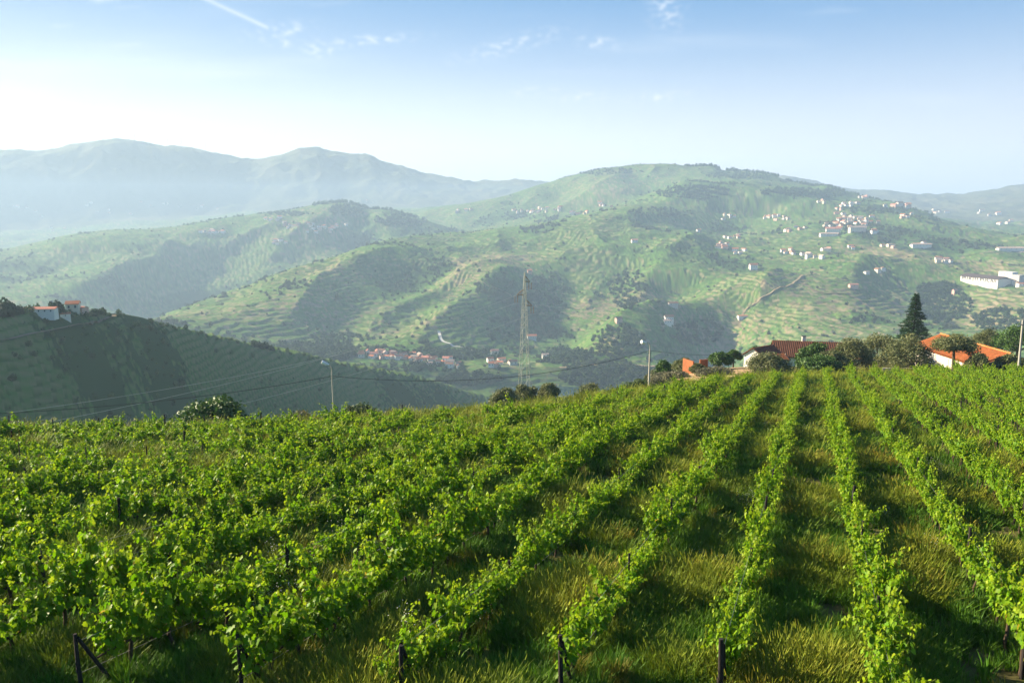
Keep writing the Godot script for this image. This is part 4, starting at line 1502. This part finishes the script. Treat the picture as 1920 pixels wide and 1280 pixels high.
const VILLAGES := [
	# where, spread in the frame, count, size in metres, windows, name for the labels
	["in the riverside village", "houses of the riverside village", 2, [[690, 668, 18, 7, 6], [720, 668, 24, 7, 10], [755, 671, 28, 7, 10], [790, 676, 26, 7, 7], [825, 680, 26, 7, 6], [852, 688, 14, 6, 4]], 11.0],
	["by the river road below the pylon", "houses by the river road", 2, [[930, 663, 8, 2, 2], [930, 681, 16, 5, 4], [958, 684, 6, 3, 2], [920, 690, 12, 3, 2]], 12.0],
	["in the hill town", "houses of the hill town", 2, [[1570, 425, 30, 8, 12], [1600, 417, 34, 9, 14], [1580, 408, 28, 6, 6], [1630, 415, 22, 8, 6], [1640, 437, 10, 4, 3]], 14.0],
	["in the slope hamlet west of the hill town", "houses of the slope hamlet", 2, [[1355, 463, 14, 6, 7], [1375, 445, 20, 5, 6], [1385, 475, 14, 4, 4], [1312, 434, 4, 2, 2], [1365, 408, 22, 5, 5]], 13.0],
	["in the cluster above the slope hamlet", "houses of the upper cluster", 1, [[1445, 408, 22, 4, 6], [1465, 413, 16, 4, 5], [1480, 432, 14, 3, 3], [1500, 428, 12, 4, 3]], 13.0],
	["scattered in the fields below the hill town", "houses in the fields below the hill town", 2, [[1480, 474, 14, 3, 4], [1505, 480, 22, 4, 4], [1545, 472, 12, 3, 3], [1600, 467, 10, 3, 2], [1530, 485, 16, 4, 2]], 13.0],
	["near the white winery", "houses near the winery", 2, [[1770, 490, 18, 6, 7], [1665, 463, 14, 3, 4], [1725, 462, 14, 2, 3], [1905, 532, 10, 6, 5], [1650, 510, 8, 3, 2], [1625, 513, 6, 2, 1]], 13.0],
	["high on the wooded summit ridge", "houses on the summit ridge", 0, [[1595, 384, 26, 5, 7], [1620, 372, 12, 3, 4], [1540, 382, 12, 3, 3], [1570, 392, 14, 4, 3], [1700, 405, 20, 5, 4]], 14.0],
	["in the village behind the terraced crest", "houses of the village behind the crest", 0, [[985, 398, 30, 4, 8], [1030, 394, 34, 5, 10], [1085, 400, 22, 4, 7], [1140, 385, 20, 5, 4], [870, 397, 20, 4, 4]], 15.0],
	["on the hazy western hill", "houses on the hazy western hill", 0, [[395, 437, 30, 3, 7], [510, 412, 20, 4, 5], [560, 425, 34, 7, 10], [600, 432, 34, 7, 9], [530, 455, 20, 6, 5], [640, 425, 14, 4, 3]], 15.0],
	["tiny in the haze under the far mountains", "houses under the far mountains", 0, [[60, 400, 50, 12, 5], [200, 395, 60, 14, 6], [300, 385, 50, 8, 5], [390, 390, 30, 8, 4], [120, 432, 40, 5, 3], [690, 380, 16, 3, 2]], 17.0],
	["far off in the hazy eastern valley", "houses in the hazy eastern valley", 0, [[1680, 388, 30, 5, 5], [1760, 398, 34, 6, 5], [1850, 402, 40, 6, 5], [1890, 420, 24, 6, 3]], 22.0],
]

func build_villages() -> void:
	hw = gable_wall(1, 1, 1, 0.36, 1.6)
	var rb := Builder.new()
	var ov := 0.56
	for sg in [-1.0, 1.0]:
		var e := Vector3(0, 1.0 - 0.36 * 0.12 + 0.02, sg * ov)
		rb.face(Vector3(-ov, 1.38, 0), Vector3(ov, 1.38, 0), Vector3(ov, e.y, e.z), Vector3(-ov, e.y, e.z), Color.WHITE)
		rb.face(Vector3(-ov, 1.31, 0), Vector3(ov, 1.31, 0), Vector3(ov, e.y - 0.07, e.z), Vector3(-ov, e.y - 0.07, e.z), Color.WHITE)
		rb.face(Vector3(-ov, e.y - 0.07, e.z), Vector3(ov, e.y - 0.07, e.z), Vector3(ov, e.y, e.z), Vector3(-ov, e.y, e.z), Color.WHITE)
	hr = rb.mesh()
	wall_mats = {"white": mat(Color(0.70, 0.67, 0.62), 0.9, 0.15), "cream": mat(Color(0.66, 0.58, 0.46), 0.9, 0.15), "pink": mat(Color(0.58, 0.38, 0.31), 0.9, 0.15), "grey": mat(Color(0.46, 0.44, 0.41), 0.9, 0.15)}
	roof_mats = {"terracotta": mat(Color(0.42, 0.16, 0.08), 0.9, 0.15), "rose red": mat(Color(0.46, 0.20, 0.14), 0.9, 0.15), "brown": mat(Color(0.24, 0.13, 0.08), 0.9, 0.15), "pale": mat(Color(0.46, 0.34, 0.27), 0.9, 0.15)}
	pane_m = mat(Color(0.05, 0.055, 0.065), 0.3, 0.5)
	var walls := ["white", "white", "white", "white", "cream", "cream", "pink", "grey"]
	var roofs := ["terracotta", "terracotta", "rose red", "brown", "pale"]
	for v in VILLAGES:
		var taken_at: Array[Vector2] = []
		for cl in v[3]:
			for i in cl[4]:
				var p := Vector3.ZERO
				for tries in 12:
					p = on_land(cl[0] + rng.randf_range(-0.8, 0.8) * cl[2], cl[1] + rng.randf_range(-0.8, 0.8) * cl[3], 900.0)
					var ok := true
					for q in taken_at:
						if q.distance_to(Vector2(p.x, p.z)) < v[4] * 0.8: ok = false
					if ok: break
				taken_at.append(Vector2(p.x, p.z))
				var wl: String = walls[rng.randi() % walls.size()]
				var rf: String = roofs[rng.randi() % roofs.size()]
				var l: float = v[4] * rng.randf_range(0.55, 1.05)
				var tall: bool = rng.randf() < 0.35
				far_house("village_house", "%s%s house, %s roof, %s" % ["tall " if tall else "small ", wl, rf, v[0]], v[1], p, rng.randf_range(-0.5, 0.7) + (PI / 2 if rng.randf() < 0.3 else 0.0), l, v[4] * rng.randf_range(0.45, 0.62), v[4] * (0.44 if tall else 0.30), wl, rf, v[2] + (1 if v[2] and l > v[4] else 0))
	# single houses that can be told apart
	far_house("valley_house", "white house with orange roof alone beside the pylon", "", on_land(998, 636, 1000), 0.1, 15, 9, 6, "white", "terracotta", 4)
	far_house("valley_house", "long white house of two levels on the knoll above the road", "", on_land(1255, 603, 1000), 0.15, 14, 8, 8, "white", "brown", 4)
	far_house("valley_house", "low white outbuilding below the two level house on the knoll", "", on_land(1252, 611, 1000), 0.15, 12, 7, 5, "white", "pale", 3)
	far_house("valley_house", "red roofed hut in the shaded gully west of the big terraces", "", on_land(1391, 597, 1000), 0.1, 15, 9, 3, "white", "terracotta", 0)
	far_house("valley_house", "white house with red roof alone above the terraces", "", on_land(1413, 504, 1000), 0.1, 15, 9, 8, "white", "terracotta", 3)
	far_house("valley_house", "pale ruin at the top of the wooded knoll", "", on_land(1160, 606, 1000), 0.4, 10, 7, 6, "pink", "brown", 1)
	far_house("valley_house", "stone house beside the cypress row on the ridge of the knoll", "", on_land(1262, 575, 1000), 0.2, 16, 8, 5, "grey", "brown", 2)
	far_house("valley_house", "small white house by the dark trees at the road", "", on_land(1022, 672, 1000), 0.1, 9, 7, 5, "white", "pale", 2)
	far_house("valley_house", "small orange roofed house at the upper bend beside the pylon top", "", on_land(994, 514, 1000), 0.1, 9, 8, 6, "pink", "terracotta", 1)
	far_house("valley_house", "small house with rose roof near the crest of terraces", "", on_land(1190, 456, 1000), 0.1, 14, 9, 6, "white", "rose red", 2)
	far_house("valley_house", "pair of low farm sheds on the green field above the terraces", "", on_land(1600, 541, 1000), 0.1, 15, 8, 5, "pink", "rose red", 1)
	far_house("valley_house", "pinkish hut in the dark wooded dip below the winery", "", on_land(1790, 553, 1000), 0.3, 8, 6, 6, "pink", "rose red", 1)
	far_house("apartment_block", "long cream apartment block at the foot of the hill town", "", on_land(1608, 435, 1000), 0.05, 38, 12, 9, "cream", "pale", 8)
	far_house("apartment_block", "white apartment block with rose roof at the hill town corner", "", on_land(1562, 437, 1000), -0.2, 32, 12, 10, "white", "rose red", 7)
	far_house("apartment_block", "long white hall below the hill town", "", on_land(1555, 443, 1000), -0.1, 40, 14, 6, "white", "pale", 6)
	far_house("warehouse", "long low white warehouse on the fields east of the hill town", "", on_land(1727, 464, 1000), 0.1, 44, 12, 5.5, "white", "pale", 6)
	far_house("warehouse", "long pale warehouse at the end of the straight track", "", on_land(1895, 471, 1000), -0.05, 52, 14, 5, "white", "pale", 5)
	# farm on the spur
	far_house("farm_building", "long white farm building with red roof on the dark spur", "", spur_top(76, 4.0), 0.12, 11.5, 4.2, 1.8, "white", "rose red", 5)
	far_house("farmhouse", "tall cream farmhouse with terracotta roof on the dark spur", "", spur_top(137, 0.0), 0.3, 5.0, 4.4, 2.9, "cream", "terracotta", 2)
	far_house("farm_annex", "low annex with orange roof in front of the cream farmhouse", "", spur_top(121, 8.0), 0.5, 3.8, 3.0, 1.5, "white", "terracotta", 1)
	far_house("farm_annex", "shaded annex with pink wall beside the cream farmhouse", "", spur_top(153, 2.0), -0.4, 4.2, 3.4, 1.7, "pink", "rose red", 1)
	# the winery
	var a := on_land(1800, 528, 1000)
	var rr := Vector2(a.x, a.z).length()
	var b := at(1871, 536, rr * 0.965)
	var l := Vector2(b.x - a.x, b.z - a.z).length()
	var turn := atan2(-(b.z - a.z), b.x - a.x)
	var mid := (a + b) * 0.5
	var y0 := minf(land_y(a.x, a.z), land_y(b.x, b.z))
	mid.y = maxf(land_y(a.x, a.z), y0)
	var win := thing("winery", "long white winery hall with dark roof and big lettering on its front", "winery", mid, turn)
	var wh := 9.5
	part("wall", box1, wall_mats["white"], win, Vector3(0, wh * 0.5 - 6, -14), Vector3(l, wh + 12, 28))
	part("roof", hr, mat(Color(0.075, 0.055, 0.05), 0.9, 0.2), win, Vector3(0, wh - 11.0, -14), Vector3(l * 0.93, 11.0, 26.5))
	var tm := TextMesh.new()
	var font := SystemFont.new()
	font.font_names = PackedStringArray(["Droid Serif"])
	font.font_weight = 700
	tm.font = font
	tm.text = "PORTO POÇAS"
	tm.font_size = 32
	tm.pixel_size = 0.2
	tm.depth = 0.3
	var box := tm.get_aabb()
	var sc := l * 0.92 / maxf(box.size.x, 0.1)
	part("lettering", tm, mat(Color(0.03, 0.03, 0.04), 0.8, 0.2), win, Vector3(0, wh * 0.62, 0.3), Vector3(sc, minf(7.0 / maxf(box.size.y, 0.1), sc * 1.25), 1.0))
	for i in 3: block("window", pane_m, win, Vector3(-l * 0.15 + i * l * 0.16, 1.6, 0.1), Vector3(2.2, 1.8, 0.2))
	var tw := thing("winery_tower", "square white block with dark side standing behind the winery hall", "building", win.transform * Vector3(l * 0.34, 0, -34), turn + 0.1)
	part("wall", box1, wall_mats["white"], tw, Vector3(0, 6, 0), Vector3(26, 30, 14))
	part("annex", box1, wall_mats["grey"], tw, Vector3(20, 5, 1), Vector3(14, 24, 12))
	for i in 3: block("window", pane_m, tw, Vector3(-7.0 + i * 6.0, 17, 7.05), Vector3(2.0, 1.6, 0.12))
	for i in 4:
		var tk := Builder.new()
		tk.tube(Vector3(0, -3, 0), Vector3(0, 9, 0), 2.6, 2.6, 12, Color.WHITE, true)
		var q := win.transform * Vector3(l * 0.5 + 32 + i * 6.2, 0, -30 - (i % 2) * 3)
		q.y = land_y(q.x, q.z)
		tag(part("storage_tank", tk.mesh(), mat(Color(0.62, 0.63, 0.62), 0.4, 0.5), self, q), "upright grey storage tank in the row beside the winery", "tank", "storage tanks of the winery")

func spur_top(px: float, near: float) -> Vector3:
	# a place on the crest of the near spur in the west, `near` metres this side of it
	var th := ray(px, 582)
	var t := atan2(th.x, -th.z)
	var r := knot_r[2].value(t) - 3.0 - near
	var p := Vector3(sin(t) * r, 0, -cos(t) * r)
	p.y = land_y(p.x, p.z)
	return p

# ------------------------------------------------------------------ far trees
const WOODS := [[575, 664, 105, 18, 300, 5.0], [1062, 668, 46, 12, 70, 5.0], [1025, 560, 38, 50, 170, 3.6], [1180, 545, 36, 36, 170, 3.6], [1160, 640, 50, 28, 170, 3.4], [1310, 625, 44, 26, 120, 3.4], [1765, 575, 60, 32, 300, 3.6], [1880, 600, 60, 22, 150, 3.4], [1300, 362, 70, 14, 260, 4.6], [1395, 330, 70, 6, 130, 4.6], [1480, 362, 60, 10, 170, 4.6], [1560, 362, 26, 8, 80, 4.6], [650, 396, 36, 12, 110, 5.0], [540, 402, 46, 4, 60, 5.0], [750, 414, 50, 12, 140, 5.0], [1140, 708, 100, 20, 320, 3.6], [880, 712, 60, 12, 120, 3.4], [770, 690, 110, 8, 90, 3.2], [770, 664, 100, 6, 40, 3.2], [950, 620, 40, 25, 80, 3.2], [1240, 400, 60, 10, 90, 4.0], [1760, 545, 40, 14, 120, 3.4], [1640, 395, 60, 8, 90, 4.0], [880, 665, 70, 10, 120, 3.2], [1130, 322, 80, 6, 100, 4.6], [640, 635, 60, 8, 60, 3.6]]

func build_far_trees() -> void:
	var kinds := []
	for k in 3:
		var b := Builder.new()
		for i in 90:
			var d := any_dir()
			var p := Vector3(d.x, d.y * 0.85 + 0.75, d.z) * (0.55 + 0.45 * rng.randf())
			var up := (d + any_dir() * 0.6).normalized()
			var tip := any_dir()
			tip = (tip - up * tip.dot(up)).normalized()
			b.leaf(p - tip * 0.25, tip, up, rng.randf_range(0.35, 0.6), 0.42, vary(Color(1, 1, 1), 0.3))
		b.tube(Vector3(0, -0.5, 0), Vector3(0, 0.6, 0), 0.10, 0.06, 4, Color(0.9, 0.7, 0.6))
		kinds.append(b.mesh())
	var m := vmat(0.8, 0.2, 0.2)
	var woods_l := [[[], []], [[], []], [[], []]]
	var spur_l := [[[], []], [[], []], [[], []]]
	var put := func(list: Array, p: Vector3, size: float, col: Color) -> void:
		var k := rng.randi() % 3
		list[k][0].append(Transform3D(Basis(Vector3.UP, rng.randf() * TAU).scaled_local(Vector3(size, size * rng.randf_range(0.8, 1.25), size)), p))
		list[k][1].append(vary(col, 0.3))
	for w in WOODS:
		for i in w[4]:
			var a := rng.randf() * TAU
			var f := sqrt(rng.randf())
			var p := on_land(w[0] + cos(a) * f * w[2], w[1] + sin(a) * f * w[3], 900.0)
			put.call(woods_l, p, w[5] * rng.randf_range(0.6, 1.2), Color(0.035, 0.068, 0.020))
	# hedges, field trees and scrub all over the terraced land
	var first := STEPS[0] + STEPS[1] + STEPS[2]
	var lo := clampi(thetas.bsearch(deg_to_rad(-36)), 0, thetas.size() - 1)
	var hi := clampi(thetas.bsearch(deg_to_rad(36)), 0, thetas.size() - 1)
	var crest := first + STEPS[3]
	for i in 120000:
		var ci := rng.randi_range(lo, hi)
		var ri := rng.randi_range(crest + 12, rows - 70)
		var p := grid[ci * rows + ri]
		var r := Vector2(p.x, p.z).length()
		if r < 940.0 or p.y < -222.0: continue
		land_color(p.x, p.y, p.z, r, 8)
		var e := edges.get_noise_2d(p.x, p.z)
		var want := 0.0
		if cover == 0: want = 0.5
		elif e < -0.94: want = 0.5
		else: want = 0.005
		if rng.randf() < want:
			put.call(woods_l, p, rng.randf_range(1.4, 3.6) * (1.0 if r < 2000.0 else 1.3), Color(0.036, 0.068, 0.022).lerp(Color(0.07, 0.085, 0.04), rng.randf()))
	# trees along the skyline of the hills: [line, from, to, count, size]
	for cst in [[11, 1040, 1260, 90, 3.0], [11, 1280, 1345, 70, 6.5], [11, 1360, 1455, 80, 8.0], [11, 1470, 1600, 80, 6.5], [11, 1600, 1760, 60, 4.5], [9, 588, 690, 90, 7.0], [9, 690, 780, 60, 6.0], [9, 480, 570, 60, 3.6], [7, 440, 640, 50, 2.6], [7, 640, 1080, 60, 2.4], [9, 130, 420, 50, 2.4]]:
		for i in cst[3]:
			var dd := ray(rng.randf_range(cst[1], cst[2]), 400)
			var th := atan2(dd.x, -dd.z)
			var r := knot_r[cst[0]].value(th) + rng.randf_range(-45, 12)
			var p := Vector3(sin(th) * r, 0, -cos(th) * r)
			p.y = land_y(p.x, p.z)
			put.call(woods_l, p, cst[4] * rng.randf_range(0.5, 1.1), Color(0.036, 0.066, 0.020))
	for i in 9000:
		var ci := rng.randi_range(lo, hi)
		var ri := rng.randi_range(first + 30, crest - 1)
		var p := grid[ci * rows + ri]
		if p.x > 150.0: continue
		var r := Vector2(p.x, p.z).length()
		land_color(p.x, p.y, p.z, r, 3)
		var near_top := float(ri - first) / STEPS[3]
		var want := 0.05
		if cover == 0: want = 0.35
		if near_top > 0.95: want = 0.4
		if rng.randf() < want:
			put.call(spur_l, p, rng.randf_range(0.5, 1.7) if near_top < 0.95 else rng.randf_range(0.6, 1.6), Color(0.05, 0.105, 0.026).lerp(Color(0.085, 0.13, 0.036), rng.randf()))
	for s in [[98, 12, 2.0], [108, 8, 2.2], [10, 18, 3.0], [30, 8, 1.8], [175, 10, 1.6], [184, 5, 1.4], [480, 12, 2.0], [500, 8, 2.2]]:
		for i in s[1]:
			put.call(spur_l, spur_top(s[0] + rng.randf_range(-9, 9), rng.randf_range(-3, 6)), s[2] * rng.randf_range(0.7, 1.2), Color(0.03, 0.06, 0.018))
	var g := Node3D.new()
	g.name = "woodland"
	add_child(g)
	tag(g, "woods, hedges and field trees spread over the terraced hills", "woodland", "", "stuff")
	for k in 3: scatter("foliage", kinds[k], m, woods_l[k][0], woods_l[k][1], g)
	g = Node3D.new()
	g.name = "scrub"
	add_child(g)
	tag(g, "low bushes and scrub covering the dark spur in the west", "scrub", "", "stuff")
	for k in 3: scatter("foliage", kinds[k], m, spur_l[k][0], spur_l[k][1], g)

# ------------------------------------------------------------------ far details
func build_details() -> void:
	var white := mat(Color(0.8, 0.8, 0.8), 0.5, 0.4)
	for px in [5, 55, 96, 140, 194, 253, 280, 314, 340, 385]:
		var d := ray(px, 275)
		var th := atan2(d.x, -d.z)
		var k := knot_r.size() - 2
		var r := knot_r[k].value(th)
		var p := Vector3(sin(th) * r, 0, -cos(th) * r)
		p.y = land_y(p.x, p.z)
		var t := thing("wind_turbine", "tiny white wind turbine on the crest of the far mountain", "wind turbine", p, rng.randf_range(-0.5, 0.5), "wind turbines on the far mountain")
		var b := Builder.new()
		b.tube(Vector3(0, -5, 0), Vector3(0, 46, 0), 1.5, 1.0, 6, Color.WHITE)
		part("tower", b.mesh(), white, t)
		b = Builder.new()
		b.box(Vector3(0, 47, 0), Vector3(2.4, 2.4, 6), Color.WHITE)
		part("nacelle", b.mesh(), white, t)
		var turn := rng.randf() * TAU
		for i in 3:
			b = Builder.new()
			var a := turn + TAU * i / 3.0
			b.tube(Vector3(0, 47, 3.4), Vector3(cos(a) * 24, 47 + sin(a) * 24, 3.4), 0.9, 0.25, 4, Color.WHITE)
			part("blade", b.mesh(), white, t)
